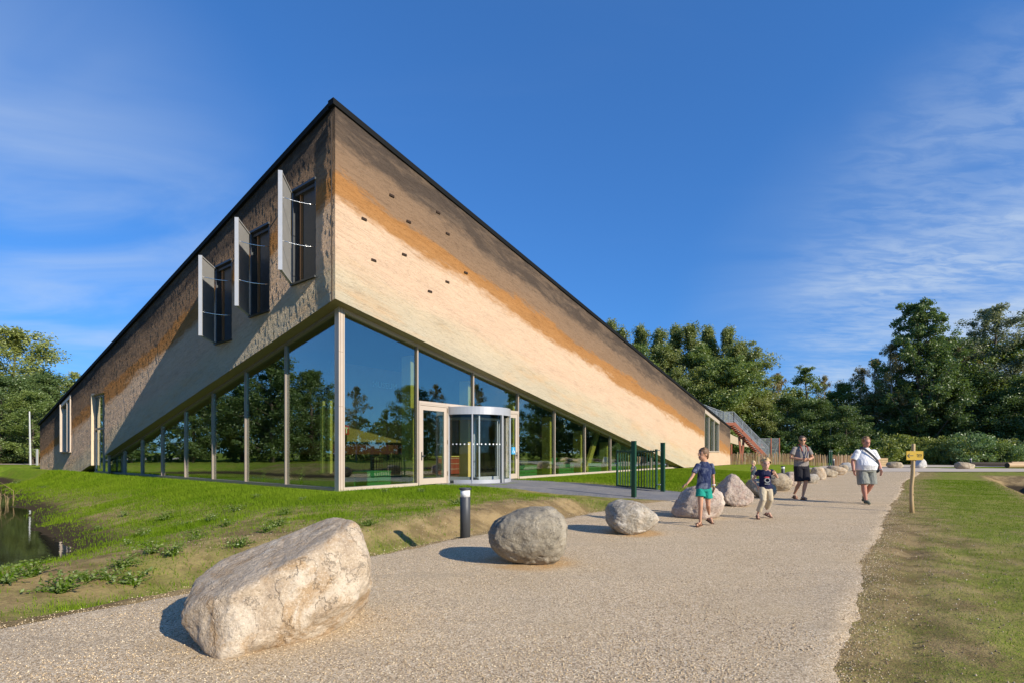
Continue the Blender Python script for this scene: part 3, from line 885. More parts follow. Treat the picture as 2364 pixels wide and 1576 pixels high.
# ---- revolving door
R = 1.475
dc = drum_s0 + R
zbt, zbb = zR(941, dc, INS - R * 0.7), zR(958.5, dc, INS - R * 0.7)
def arc(mb, r0, r1, a0, a1, z0, z1, n=24):
    vs = []; fs = []
    for i in range(n + 1):
        a = a0 + (a1 - a0) * i / n
        for r, z in ((r0, z0), (r1, z0), (r1, z1), (r0, z1)): vs.append((dc + r * math.cos(a), INS + r * math.sin(a), z))
    for i in range(n):
        for k in range(4): fs.append((i * 4 + k, i * 4 + (k + 1) % 4, i * 4 + 4 + (k + 1) % 4, i * 4 + 4 + k))
    fs += [(0, 1, 2, 3), (n * 4 + 3, n * 4 + 2, n * 4 + 1, n * 4)]
    mb.add(vs, fs); return mb
m = MB(); m.lathe([(R + 0.03, zbb), (R + 0.03, zbt - 0.01), (R + 0.02, zbt), (0.01, zbt + 0.015)], 64, (dc, INS, 0)); m.lathe([(R - 0.02, zbb - 0.012), (0.02, zbb - 0.012)], 48, (dc, INS, 0))
rev = m.build("revolving_door", M_SILVER, museum)
m = MB(); arc(m, R - 0.05, R + 0.02, PI * 1.06, PI * 1.47, -0.02, 0.14); arc(m, R - 0.05, R + 0.02, PI * 1.53, PI * 1.94, -0.02, 0.14)
m.build("base_ring", M_SILVER, rev)
MB().lathe([(R + 0.02, -0.03), (R + 0.02, 0.004), (0.01, 0.006)], 48, (dc, INS, 0)).build("floor_mat", M_DARKG, rev)
for a in (1.0, 1.22, 1.50, 1.72, 2.0):
    aa = PI * a; m = MB(); wd = 0.10 if a in (1.0, 1.5, 2.0) else 0.05
    Mz = Matrix.Rotation(aa, 3, 'Z')
    m.box((dc + R * math.cos(aa), INS + R * math.sin(aa), zbb / 2 - 0.01), (0.08, wd, zbb + 0.02), Mz)
    m.build("post", M_SILVER if a != 1.5 else M_SHUT, rev)
for a0, a1 in ((1.02, 1.21), (1.23, 1.485), (1.515, 1.71), (1.73, 1.98)):
    m = MB(); arc(m, R - 0.012, R, PI * a0, PI * a1, 0.14, zbb, 14); m.build("curved_glass", M_GLASSC, rev)
for k in range(3):
    aa = PI * (1.28 + k * 2 / 3); m = MB(); Mz = Matrix.Rotation(aa, 3, 'Z')
    ctr = lambda r: (dc + r * math.cos(aa), INS + r * math.sin(aa))
    for r_, z_, dd in ((0.08, zbb / 2, (0.06, 0.05, zbb)), (R - 0.1, zbb / 2, (0.06, 0.05, zbb))):
        x_, y_ = ctr(r_); m.box((x_, y_, z_), dd, Mz)
    x_, y_ = ctr(R / 2)
    m.box((x_, y_, 0.10), (R - 0.26, 0.045, 0.16), Mz); m.box((x_, y_, zbb - 0.06), (R - 0.26, 0.045, 0.1), Mz)
    w_ = m.build("door_wing", M_SILVER, rev)
    m = MB(); m.box((x_, y_, zbb / 2), (R - 0.27, 0.012, zbb - 0.3), Mz); m.build("wing_glass", M_GLASSC, rev)
dot = MB(); dot.lathe([(0.03, 0), (0.03, 0.004)], 10); dme = dot.mesh("marker_dot")
M_DOT = plain("white_dot", (0.8, 0.8, 0.8), 0.5)
for k in range(13):
    aa = PI * (1.05 + 0.035 * k)
    obj("marker_dot", dme, M_DOT, rev, loc=(dc + (R + 0.006) * math.cos(aa), INS + (R + 0.006) * math.sin(aa), 1.5), rot=(PI / 2, 0, aa + PI / 2))

# ---- shuttered windows of the left wall
shutter_open = ((651.6, 397.5, 620), (550.4, 506, 704), (467, 594, 773))
for (s0, s1, z0, z1), (ox, ot, ob) in zip(wins, shutter_open):
    f = MB(); dp = 0.30
    f.bx((0.0, s0, z0), (dp, s0 + 0.06, z1)); f.bx((0.0, s1 - 0.06, z0), (dp, s1, z1)); f.bx((-0.05, s0 - 0.02, z1 - 0.001), (dp, s1 + 0.02, z1 + 0.07)); f.bx((-0.07, s0 - 0.03, z0 - 0.06), (dp, s1 + 0.03, z0 + 0.001))
    wn_ = f.build("window", M_DARKG, museum)
    MB().bx((dp - 0.02, s0, z0), (dp, s1, z1)).build("pane", M_GLASS, wn_)
    f = MB()
    f.bx((0.16, s0 + 0.06, z0 + 0.02), (0.18, s1 - 0.42, z1 - 0.12)); f.build("perforated_screen", M_DARKG, wn_)
    f = MB(); f.bx((0.12, s1 - 0.32, z0 + 0.02), (0.20, s1 - 0.26, z1 - 0.05)); f.build("timber_strip", timber("brown_strip", (0.20, 0.10, 0.04), (0.30, 0.16, 0.07)), wn_)
    f = MB(); f.bx((0.06, s0 + 0.06, z1 - 0.12), (0.2, s1 - 0.06, z1 - 0.03)); f.build("head_rail", M_DARKG, wn_)
    wd = s1 - s0 - 0.04; an = math.radians(42)
    hx, hy = -0.06, s1 - 0.02
    dxy = Vector((-math.sin(an), -math.cos(an), 0)); pn = Vector((dxy.y, -dxy.x, 0))
    f = MB(); Mz = Matrix((dxy, pn, Vector((0, 0, 1)))).transposed()
    cpt = Vector((hx, hy, (z0 + z1) / 2)) + dxy * wd / 2
    f.box(cpt, (wd - 0.10, 0.035, z1 - z0 - 0.08), Mz)
    sh = f.build("shutter", M_SHUT, wn_)
    f = MB()
    f.box(Vector((hx, hy, (z0 + z1) / 2)) + dxy * (wd - 0.025), (0.05, 0.12, z1 - z0), Mz)
    f.box(Vector((hx, hy, z1 - 0.02)) + dxy * (wd / 2 - 0.03), (wd - 0.06, 0.09, 0.04), Mz); f.box(Vector((hx, hy, z0 + 0.02)) + dxy * (wd / 2 - 0.03), (wd - 0.06, 0.09, 0.04), Mz)
    f.build("shutter_frame", M_SHUTEDGE, wn_)
    for k in (0.30, 0.74):
        z_ = z0 + (z1 - z0) * k
        p0 = Vector((hx, hy, z_)) + dxy * (wd - 0.06) + pn * -0.05
        p1 = Vector((0.0, s0 + 0.03, z_))
        pts = [p0.lerp(p1, i / 6) + Vector((0, 0, -0.035 * math.sin(PI * i / 6))) for i in range(7)]
        f = MB(); f.tube(pts, 0.012, 8); f.build("stay_rod", M_STEELROD, wn_, smooth=True)

# ---- narrow window at the left end
f = MB()
zt = lambda s: topL(s) - 0.22
f.prism([(nA, nBot - 0.03), (nA + 0.09, nBot - 0.03), (nA + 0.09, zt(nA + 0.09)), (nA, zt(nA))], fL, -0.06, 0.25)
f.prism([(nB - 0.12, nBot - 0.03), (nB, nBot - 0.03), (nB, zt(nB)), (nB - 0.12, zt(nB - 0.12))], fL, -0.10, 0.25)
f.prism([(nA - 0.05, zt(nA) - 0.0), (nB + 0.02, zt(nB) - 0.0), (nB + 0.02, zt(nB) - 0.2), (nA - 0.05, zt(nA) - 0.2)], fL, -0.06, 0.2)
ms = nA + (nB - nA) * 0.36
f.prism([(ms - 0.07, nBot), (ms + 0.07, nBot), (ms + 0.07, zt(ms + 0.07) - 0.2), (ms - 0.07, zt(ms - 0.07) - 0.2)], fL, -0.05, 0.2)
nw = f.build("window", M_BEIGE, museum)
MB().bx((-0.13, nA - 0.1, nBot - 0.07), (0.2, nB + 0.1, nBot - 0.02)).build("sill", M_TAUPE, nw)
MB().prism([(nA, nBot), (nB, nBot), (nB, zt(nB)), (nA, zt(nA))], fL, 0.13, 0.145).build("pane", M_GLASS, nw)

# ---- tall recessed side entrance
dp = 0.26
f = MB()
f.bx((0.0, dB - 0.004, -0.05 + max(0, HB - mbL * dB)), (dp, dB + 0.10, dTop)); f.bx((0.0, dA - 0.1, HB - mbL * dA), (dp, dA + 0.004, dTop)); f.bx((0.0, dA, dTop - 0.002), (dp, dB, dTop + 0.1))
f.build("recess_reveal", M_REVEAL, museum)
f = MB(); fd = dp - 0.1
for s_ in (dA + 0.05, dA + 0.75 * (dB - dA) * 0.5, dB - 0.10): f.bx((fd, s_ - 0.05, -0.02), (dp, s_ + 0.05, dTop))
for z_ in (0.03, 2.55, dTop - 0.06): f.bx((fd - 0.01, dA, z_ - 0.06), (dp - 0.02, dB, z_ + 0.06))
sd_ = f.build("side_door", M_TAUPE, museum)
MB().bx((dp - 0.05, dA, 0), (dp - 0.035, dB, dTop)).build("pane", M_GLASS, sd_)
MB().bx((fd - 0.05, dB - 0.55, 0.25), (fd - 0.02, dB - 0.42, 2.35)).build("pull_handle", M_SHUTEDGE, sd_)

# ---- window of the right wall
f = MB(); zt2 = lambda s: topR(s) - rOff
f.prism([(rA, zt2(rA)), (rB, zt2(rB)), (rB, zt2(rB) - 0.30), (rA, zt2(rA) - 0.30)], fR, -0.05, 0.15)
for s_ in (rA + 0.05, rA + (rB - rA) / 3, rA + (rB - rA) * 2 / 3, rB - 0.05):
    f.prism([(s_ - 0.035, rBot), (s_ + 0.035, rBot), (s_ + 0.035, zt2(s_ + 0.035) - 0.3), (s_ - 0.035, zt2(s_ - 0.035) - 0.3)], fR, -0.02, 0.12)
f.bx((rA - 0.02, -0.06, rBot - 0.06), (rB + 0.02, 0.2, rBot + 0.03))
rw = f.build("window", M_BEIGE, museum)
MB().prism([(rA, rBot), (rB, rBot), (rB, zt2(rB)), (rA, zt2(rA))], fR, 0.13, 0.145).build("pane", M_GLASS, rw)

MB().bx((rA - 1.5, 1.2, 0), (rB + 1.5, 1.3, 5.0)).build("dark_backing", M_DARKG, museum)  # unseen dark panel added behind the window so its panes look dark
# ---- nest slots in the plaster: dark blocks stand for the shade inside
slot = MB(); slot.box((0, 0, 0), (0.18, 0.05, 0.055)); slot.box((0, 0.003, -0.03), (0.20, 0.05, 0.02)); sme = slot.mesh("nest_slot")
for x_, y_ in ((904, 452), (840, 506), (943, 512), (1011, 491), (1033, 540), (933, 588), (862, 601), (1075, 630), (1032, 651), (992, 673)):
    s_ = sR(x_); obj("nest_slot", sme, M_SLOT, museum, loc=(s_, -0.012, zR(y_, s_)))

# ---- interior seen through the glass
MB().bx((INS + 0.1, INS + 0.1, -0.1), (LR - 0.6, 26, 0.0)).build("floor", M_FLOOR, museum)
m = MB(); m.bx((9.0, 11.0, 0), (LR - 2, 11.2, 4.0)); m.bx((3.6, 5.5, 1.65), (7.3, 5.7, 5.0)); m.bx((9.0, 11.2, 0), (9.2, 15.6, 6)); m.bx((INS + 0.2, 24, 0), (12, 24.2, 5))
m.build("inner_wall", M_WOODWALL, museum)
MB().bx((3.6, 5.72, 1.1), (8.6, 9.5, 1.62)).build("gallery_front", plain("dark_red_front", (0.10, 0.015, 0.012), 0.5), museum)
col_s = [c - 0.35 for c in cutsR[:7] if c > 4]
for c in [sR(px_, INS + 0.6) for px_ in (949.5, 1081.5, 1184.5, 1269.5, 1340.5, 1400.5, 1450)]:
    zt_ = min(max(0.4, HB - mbR * c - 0.25), 7)
    MB().bx((c - 0.08, INS + 0.55, 0), (c + 0.08, INS + 1.05, zt_)).build("timber_column", M_TIMBER, museum)
for px_ in (745, 762):
    c = sL(px_, INS + 1.0); MB().bx((INS + 0.95, c - 0.07, 0.45), (INS + 1.05, c + 0.07, 3.0)).build("timber_column", M_TIMBER, museum)
s_ = cutsR[4]
s_ = sR(1352, INS + 1.0); MB().bar((s_, INS + 1.0, 0.1), (sR(1381, INS + 1.0), INS + 1.0, 2.55), 0.36, 0.16, (0, 1, 0)).build("timber_brace", M_TIMBER, museum)
s_ = cutsR[5]
MB().bar((sR(1440, INS + 1.6), INS + 1.6, 0.1), (sR(1424, INS + 1.6), INS + 1.6, 1.9), 0.3, 0.2, (0, 1, 0)).build("timber_brace", M_TIMBER, museum)
# lettering on the inner gallery front
tm = text_mesh("MUSEUM", 0.36, 0.01)
obj("wall_lettering", tm, plain("pale_lettering", (0.6, 0.6, 0.58), 0.6), museum, loc=(6.25, 5.46, 4.25), rot=(PI / 2, 0, 0))
m = MB(); m.bx((INS + 0.36, INS + 0.3, 1.75), (INS + 0.56, INS + 0.32, 2.05)); fs_ = m.build("fire_sign", plain("red_sign", (0.5, 0.02, 0.02), 0.5), museum)
m = MB(); m.bx((INS + 0.44, INS + 0.295, 1.80), (INS + 0.48, INS + 0.299, 1.98)); m.bx((INS + 0.41, INS + 0.295, 1.95), (INS + 0.51, INS + 0.299, 1.99)); m.build("extinguisher_symbol", M_DOT, fs_)

def loc_m(s, d, z=0.0):
    return (C0[0] + s * CA - d * SA, C0[1] + s * SA + d * CA, FZ + z)
def counter(s, d, L, Dp, Hh, label, rz=0.0):
    t_ = thing("reception_counter", label, "counter", loc_m(s, d), ANG + rz)
    m = MB(); m.bx((0, 0, 0.05), (L, Dp, Hh - 0.06)); m.build("body", M_RED, t_)
    MB().bx((-0.05, -0.05, Hh - 0.06), (L + 0.05, Dp + 0.05, Hh)).build("top", M_TIMBER, t_)
    for z in (0.3, 0.58, 0.86):
        MB().bx((-0.012, -0.012, z), (L + 0.012, -0.002, z + 0.02)).build("pale_strip", M_BEIGE, t_)
    return t_
counter(8.7, 9.6, 0.75, 0.7, 1.0, "dark red counter block with pale strips behind the first tall pane", 0)
counter(9.6, 5.4, 2.4, 0.8, 1.0, "long dark red reception counter seen through the revolving door", 0)
def crate_bench(s, d, L, hb_, label, back=True):
    t_ = thing("crate_bench", label, "bench", loc_m(s, d), ANG, "green crate benches behind the glass")
    for z in (0.02, 0.19, 0.36):
        for y in (0, 0.72): MB().bx((0, y, z), (L, y + 0.03, z + 0.14)).build("slat", M_GREENBOX, t_)
    MB().bx((-0.02, -0.01, 0.50), (L + 0.02, 0.77, 0.54)).build("seat", M_GREENBOX, t_)
    if back:
        for z in (0.56, 0.73): MB().bx((0, 0.70, z), (L * 0.6, 0.74, z + 0.15)).build("slat", M_GREENBOX, t_)
        MB().ell((L * 0.66, 0.45, 0.72), (0.34, 0.14, 0.22)).build("cushion", M_CUSH, t_, smooth=True)
    return t_
def bench_at(px, d, L, label, back=True): crate_bench(sR(px, INS + d), INS + d, L, 0.5, label, back)
bench_at(848, 0.5, 1.0, "low green wooden crate without backrest behind the first tall pane", False)
bench_at(1199, 0.9, 1.5, "green crate bench right of the entrance behind the glass")
bench_at(1290, 0.9, 1.6, "green crate bench behind the second pane right of the entrance")
bench_at(1359, 0.9, 1.6, "green crate bench beneath the slanted timber brace")
bench_at(1412, 0.8, 1.5, "green crate bench behind the pane next to the green gate")
# ================================================================== BOULDERS
def rock_mat(name, base, dark, light, stain, stain_amt=0.5, sp=1.0):
    t = NT(name)
    v = t.coord('Object')
    big = t.noise(v, 1.9, 5, 0.6, 0.5); med = t.noise(v, 6.5, 6, 0.68)
    fine = t.noise(v, 75.0 * sp, 3, 0.7); grain = t.voro(v, 95.0 * sp, 'F1', 'Color')
    sepc = t.n('ShaderNodeSeparateColor'); t.l(grain, sepc.inputs[0])
    c = t.mix(t.ramp(med, 0.3, 0.7), dark, base)
    c = t.mix(t.ramp(big, 0.45, 0.65), c, light)
    c = t.mix(t.ramp(t.noise(v, 2.6, 6, 0.7, 1.2), 0.48, 0.62, 0, stain_amt), c, stain)
    c = t.mix(t.ramp(sepc.outputs[0], 0.76, 0.84, 0, 0.30), c, tuple(x * 0.5 for x in dark))
    c = t.mix(t.ramp(sepc.outputs[1], 0.78, 0.86, 0, 0.28), c, tuple(min(0.85, x * 1.2) for x in light))
    crk = t.ramp(t.noise(v, 1.9, 8, 0.62, 0.35), 0.488, 0.502)
    c = t.mix(t.math('MULTIPLY', t.ramp(t.math('ABSOLUTE', t.math('SUBTRACT', t.noise(v, 1.9, 8, 0.62, 0.35), 0.495)), 0.0, 0.007, 1, 0), 0.40), c, tuple(x * 0.4 for x in dark))
    h = t.math('ADD', t.math('MULTIPLY', crk, 0.5), t.math('ADD', t.math('MULTIPLY', fine, 0.35), t.math('ADD', med, t.math('MULTIPLY', t.noise(v, 22.0, 5, 0.7), 0.6))))
    t.pbr(c, 0.88, 0, t.bump(h, 0.75, 0.03), spec=0.2)
    return t.m
RM = {
    'cream': rock_mat("cream_granite", (0.52, 0.42, 0.30), (0.36, 0.275, 0.19), (0.60, 0.515, 0.40), (0.36, 0.225, 0.105), 0.72),
    'grey': rock_mat("olive_grey_granite", (0.30, 0.265, 0.20), (0.19, 0.165, 0.125), (0.38, 0.335, 0.26), (0.24, 0.20, 0.14), 0.3),
    'white': rock_mat("speckled_pale_granite", (0.43, 0.385, 0.31), (0.25, 0.215, 0.165), (0.58, 0.53, 0.45), (0.40, 0.29, 0.18), 0.35),
    'pink': rock_mat("pinkish_granite", (0.48, 0.395, 0.32), (0.32, 0.24, 0.19), (0.58, 0.495, 0.41), (0.29, 0.155, 0.12), 0.5),
    'tan': rock_mat("tan_granite", (0.42, 0.35, 0.25), (0.27, 0.215, 0.15), (0.52, 0.45, 0.34), (0.33, 0.24, 0.14), 0.4),
    'blue': rock_mat("blue_grey_granite", (0.34, 0.335, 0.32), (0.22, 0.215, 0.205), (0.45, 0.445, 0.43), (0.30, 0.28, 0.24), 0.3),
    'pale': rock_mat("chalky_stone", (0.60, 0.58, 0.54), (0.44, 0.42, 0.39), (0.70, 0.69, 0.66), (0.45, 0.42, 0.36), 0.3),
}
def gauge_rock(dims, planes, seed, sub, rough, p=11.0, zc=0.0, norm=True):
    bm = bmesh.new(); bmesh.ops.create_icosphere(bm, subdivisions=sub, radius=1.0)
    rs = random.Random(seed)
    off = Vector((rs.uniform(-50, 50), rs.uniform(-50, 50), rs.uniform(-50, 50)))
    pl = [(Vector(n).normalized(), o) for n, o in planes]
    for v in bm.verts:
        d = v.co.normalized()
        acc = 0.0
        for n, o in pl:
            k = d.dot(n)
            if k > 0: acc += (k / o) ** p
        r = acc ** (-1.0 / p)
        co = d * r
        q = co + off
        s = (mnoise.fractal(q * 2.3, 0.9, 2.1, 4) * 0.060 + mnoise.fractal(q * 6.0, 0.9, 2.1, 4) * 0.030 + mnoise.fractal(q * 19.0, 0.8, 2.1, 3) * 0.009) * rough
        rid = 1 - abs(mnoise.noise(q * 2.0 + Vector((9, 3, 1))))
        s -= max(0, rid - 0.90) * 0.25 * rough
        v.co = co * (1 + s)
    if norm:
        lo = [min(v.co[i] for v in bm.verts) for i in range(3)]; hi = [max(v.co[i] for v in bm.verts) for i in range(3)]
        for v in bm.verts: v.co = Vector([(v.co[i] - lo[i]) / (hi[i] - lo[i]) * 2 - 1 for i in range(3)])
    for v in bm.verts: v.co = Vector((v.co.x * dims[0], v.co.y * dims[1], v.co.z * dims[2] + zc))
    me = bpy.data.meshes.new("boulder"); bm.to_mesh(me); bm.free()
    me.polygons.foreach_set("use_smooth", [True] * len(me.polygons))
    return me
def std_planes(seed, n=9, flat=0.8):
    rs = random.Random(seed)
    pl = [((1, 0, 0), 1), ((-1, 0, 0), 1), ((0, 1, 0), 1), ((0, -1, 0), 1), ((0, 0, 1), 1), ((0, 0, -1), 0.92)]
    for sx_ in (-1, 1):
        for sy_ in (-1, 1):
            for sz_ in (-1, 1): pl.append(((sx_, sy_, sz_), 1.22 if sz_ > 0 else 1.14))
    for _ in range(n):
        v = Vector((rs.gauss(0, 1), rs.gauss(0, 1), rs.gauss(0, 1))).normalized()
        pl.append((v, rs.uniform(flat, 1.05)))
    return pl
def boulder(label, px0, px1, ytop, ybase, mat, seed, sub=5, depth=0.85, rough=1.0, planes=None, rz=0.0, sink=0.05, group="boulders lining the gravel path", hmul=1.0, wmul=1.0, p=9.0):
    Yf = CAMZ * F / (ybase - HY)
    w0 = (px1 - px0) * Yf / F
    dp = w0 * depth
    Yc = Yf + dp * 0.42
    wd = (px1 - px0) * Yc / F * wmul
    x = ((px0 + px1) / 2 - CX) / F * Yc
    zt = CAMZ + (HY - ytop) * Yc / F
    zb = 0.015
    hh = (zt - zb) * hmul + sink
    me = gauge_rock((wd / 2, dp / 2, hh / 2), planes or std_planes(seed), seed, sub, rough, p, hh / 2 - sink)
    o = obj("boulder", me, RM[mat], None, loc=(x, Yc, zb), rot=(0, 0, rz))
    return tag(o, label, "boulder", group)
D2S = 1.0051
# the near boulder: hand-set planes (metres, before the radial roughening)
np_ = [((-0.37, -0.15, 0.91), 0.238), ((0.05, -0.985, 0.16), 0.45), ((-0.72, -0.66, 0.06), 0.60), ((-0.97, 0.05, 0.08), 0.675), ((0.97, -0.10, 0.16), 0.60),
       ((0.66, 0.25, 0.70), 0.60), ((0, 0.93, 0.36), 0.42), ((0, 0, -1), 0.42), ((0.25, -0.72, -0.62), 0.52), ((0.72, -0.35, -0.60), 0.56), ((-0.75, -0.2, -0.62), 0.70),
       ((-0.70, -0.22, 0.66), 0.44), ((0.75, 0.65, 0.1), 0.62), ((-0.7, 0.7, 0.1), 0.64), ((0.5, -0.8, 0.3), 0.53), ((0.25, -0.72, 0.62), 0.47)]
me = gauge_rock((1.0, 1.0, 1.0), np_, 3, 7, 0.78, 21.0, 0.43, False)
tag(obj("boulder", me, RM['cream'], None, loc=(-1.74, 4.0, -0.03), rot=(0, 0, math.radians(23))), "largest boulder, pale cream with rusty brown stains, in the near foreground", "boulder", "boulders lining the gravel path")
rocks = [
    ("round olive grey boulder between the near light bollard and the path", 1127, 1312, 1167, 1315, 'grey', 21, 6, 0.9),
    ("rounded pale speckled boulder in front of the green gate", 1398, 1521, 1151, 1238, 'white', 35, 6, 0.95),
    ("pinkish boulder behind the boy in turquoise shorts", 1550, 1664, 1120, 1199, 'pink', 44, 5, 0.85),
    ("grey boulder half hidden behind the running girl", 1727, 1788, 1104, 1150, 'tan', 64, 5, 0.9),
    ("tan boulder with a vertical crack right behind the running girl", 1768, 1826, 1090, 1134, 'tan', 70, 5, 0.9),
    ("dark pinkish boulder behind the man with sunglasses, on his left in the photo", 1806, 1850, 1087, 1122, 'pink', 83, 4, 0.8),
    ("small rounded boulder beside the knee of the man with sunglasses", 1856, 1888, 1092, 1115, 'white', 91, 4, 0.9),
    ("cream boulder with a dark cleft in the row between the two men", 1872, 1906, 1076, 1107, 'cream', 102, 4, 0.8),
    ("low tapered sandy boulder next behind the cleft boulder", 1894, 1929, 1079, 1101, 'tan', 113, 4, 0.9),
    ("broad pale boulder in the middle of the far row", 1911, 1949, 1073.5, 1096, 'cream', 127, 4, 0.85),
    ("squarish tan boulder tucked against the broad pale boulder", 1934, 1956, 1071, 1091, 'tan', 131, 4, 0.9),
    ("blue grey rounded boulder near the far end of the row", 1938, 1966, 1066, 1088, 'blue', 149, 4, 0.9),
    ("yellowish boulder peeping out beside the arm of the man in white", 1964, 1984, 1070, 1087, 'cream', 151, 4, 0.9),
    ("low brown boulder lying on the far path left of the sign post", 2049, 2082, 1064.5, 1080, 'tan', 163, 4, 0.7),
    ("white upright boulder behind the yellow arrow sign", 2110, 2136, 1057, 1080, 'pale', 171, 4, 0.8),
    ("flat wedge shaped boulder on the far path at the right", 2206, 2250, 1065, 1082, 'tan', 188, 4, 0.6),
]
for i, (lb, a, b, yt, yb, mt, sd, sub, dpt) in enumerate(rocks):
    pl = None
    if 'white upright' in lb:
        pl = std_planes(sd, 3) + [((-0.75, 0, 0.66), 0.50), ((0.9, 0, 0.3), 0.95)]
    if 'wedge' in lb or 'low tapered' in lb:
        pl = std_planes(sd, 4) + [((0.5, 0, 0.86), 0.62)]
    if lb.startswith('rounded pale'):
        pl = std_planes(sd, 5) + [((0.75, 0, 0.66), 0.80), ((-0.7, 0, -0.7), 0.86)]
    if 'behind the boy' in lb:
        pl = std_planes(sd, 4) + [((-0.8, -0.2, 0.55), 0.66), ((-0.6, -0.7, 0.0), 0.80)]
    boulder(lb, a, b, yt, yb, mt, sd, sub, dpt, planes=pl, p=4.5 if i < 2 else 8.0, rough=0.8 if i < 2 else 1.0)
pyr = [((0, 0, -1), 0.95), ((1, 0, 0), 0.97), ((-1, 0, 0), 0.97), ((0, -1, 0), 0.95), ((0, 1, 0), 0.95), ((-0.80, -0.1, 0.58), 0.60), ((0.78, -0.1, 0.60), 0.63),
       ((0.1, -0.78, 0.60), 0.66), ((0, 0.8, 0.6), 0.66), ((0, 0, 1), 0.98), ((-0.7, -0.1, -0.7), 0.98), ((0.7, 0, -0.7), 0.98)]
boulder("pointed pyramid shaped reddish boulder between the boy and the girl", 1652, 1731, 1092, 1170, 'pink', 52, 6, 0.9, planes=pyr)

# ================================================================== BOLLARDS
M_BOLL = plain("anthracite_bollard", (0.062, 0.066, 0.072), 0.5, 0.3, 0.1, 6, 0.05)
M_DIFF = plain("frosted_diffuser", (0.78, 0.78, 0.76), 0.35, 0, 0.03)
bb_body, bb_diff, bb_cap = MB(), MB(), MB()
bb_body.lathe([(0.083, -0.1), (0.083, 0.66), (0.078, 0.665)], 28)
bb_diff.lathe([(0.078, 0.665), (0.078, 0.775)], 28)
bb_cap.lathe([(0.083, 0.775), (0.10, 0.785), (0.10, 0.80), (0.09, 0.812), (0.02, 0.818)], 28)
bme = [bb_body.mesh("body", True), bb_diff.mesh("diffuser", True), bb_cap.mesh("cap", True)]
for o_ in bme:
    pass
for lb, x, y in (("dark bollard light with frosted band standing on the near edge of the path", -0.754, 8.28),
                 ("dark bollard light behind the running girl", 13.5, 25.6),
                 ("dark bollard light in front of the paling fence", 28.8, 46.0),
                 ("dark bollard light behind the flat wedge shaped boulder at the right", 44.2, 49.5)):
    t_ = thing("bollard_light", lb, "bollard", (x, y, terr1(x, y)), 0, "bollard lights along the paths")
    obj("body", bme[0], M_BOLL, t_); obj("diffuser", bme[1], M_DIFF, t_); obj("cap", bme[2], M_BOLL, t_)

# ================================================================== GREEN GATE
M_GATE = plain("dark_green_paint", (0.012, 0.062, 0.034), 0.38, 0.1, 0.12, 4, 0.04)
gx, gy = 4.90, 17.05
def gate_post(x, y, label):
    z = terr1(x, y)
    t_ = thing("gate_post", label, "gate post", (x, y, z), ANG, "posts of the green gate")
    MB().bx((-0.06, -0.06, -0.2), (0.06, 0.06, 1.68)).build("post", M_GATE, t_)
    MB().bx((-0.065, -0.065, 1.68), (0.065, 0.065, 1.70)).build("cap", M_GATE, t_)
    m = MB(); m.bx((-0.02, -0.10, 0.95), (0.02, -0.06, 1.0)); m.build("latch", M_SILVER, t_)
gate_post(3.63, 15.3, "dark green square gate post nearer to the camera")
gate_post(5.02, 17.1, "dark green square gate post at the hinge side of the gate")
gate = thing("swing_gate", "open dark green metal gate leaf with vertical bars and a toothed top strip", "gate", (4.80, 17.0, terr1(4.8, 17.0) + 0.02), math.atan2(18.62 - 17.0, 3.84 - 4.80))
GL = 1.95
m = MB(); m.bx((0.0, -0.03, 0.12), (0.06, 0.03, 1.46)); m.bx((GL - 0.06, -0.03, 0.12), (GL, 0.03, 1.46)); m.bx((0.06, -0.03, 0.12), (GL - 0.06, 0.03, 0.18)); m.bx((0.06, -0.03, 1.36), (GL - 0.06, 0.03, 1.41))
m.build("frame", M_GATE, gate)
brm = MB().bx((-0.0125, -0.0125, 0.18), (0.0125, 0.0125, 1.36)).mesh("bar")
for k in range(13): obj("bar", brm, M_GATE, gate, loc=(0.06 + (GL - 0.12) * (k + 1) / 14, 0, 0))
m = MB()
for k in range(26):
    x_ = 0.08 + (GL - 0.16) * k / 25; m.add([(x_ - 0.02, 0.004, 1.40), (x_ + 0.02, 0.004, 1.40), (x_ + 0.012, 0.004, 1.455), (x_ - 0.02, -0.004, 1.40), (x_ + 0.02, -0.004, 1.40), (x_ + 0.012, -0.004, 1.455)], [(0, 1, 2), (5, 4, 3), (0, 3, 4, 1), (1, 4, 5, 2), (2, 5, 3, 0)])
m.build("toothed_strip", M_GATE, gate)
m = MB()
for z in (0.3, 1.42): m.bar((-0.15, 0, z), (0.0, 0, z), 0.022)
m.build("hinge", M_SILVER, gate)
m = MB(); m.bx((GL - 0.02, -0.07, 0.93), (GL + 0.05, 0.07, 0.97)); m.build("latch", M_SILVER, gate)

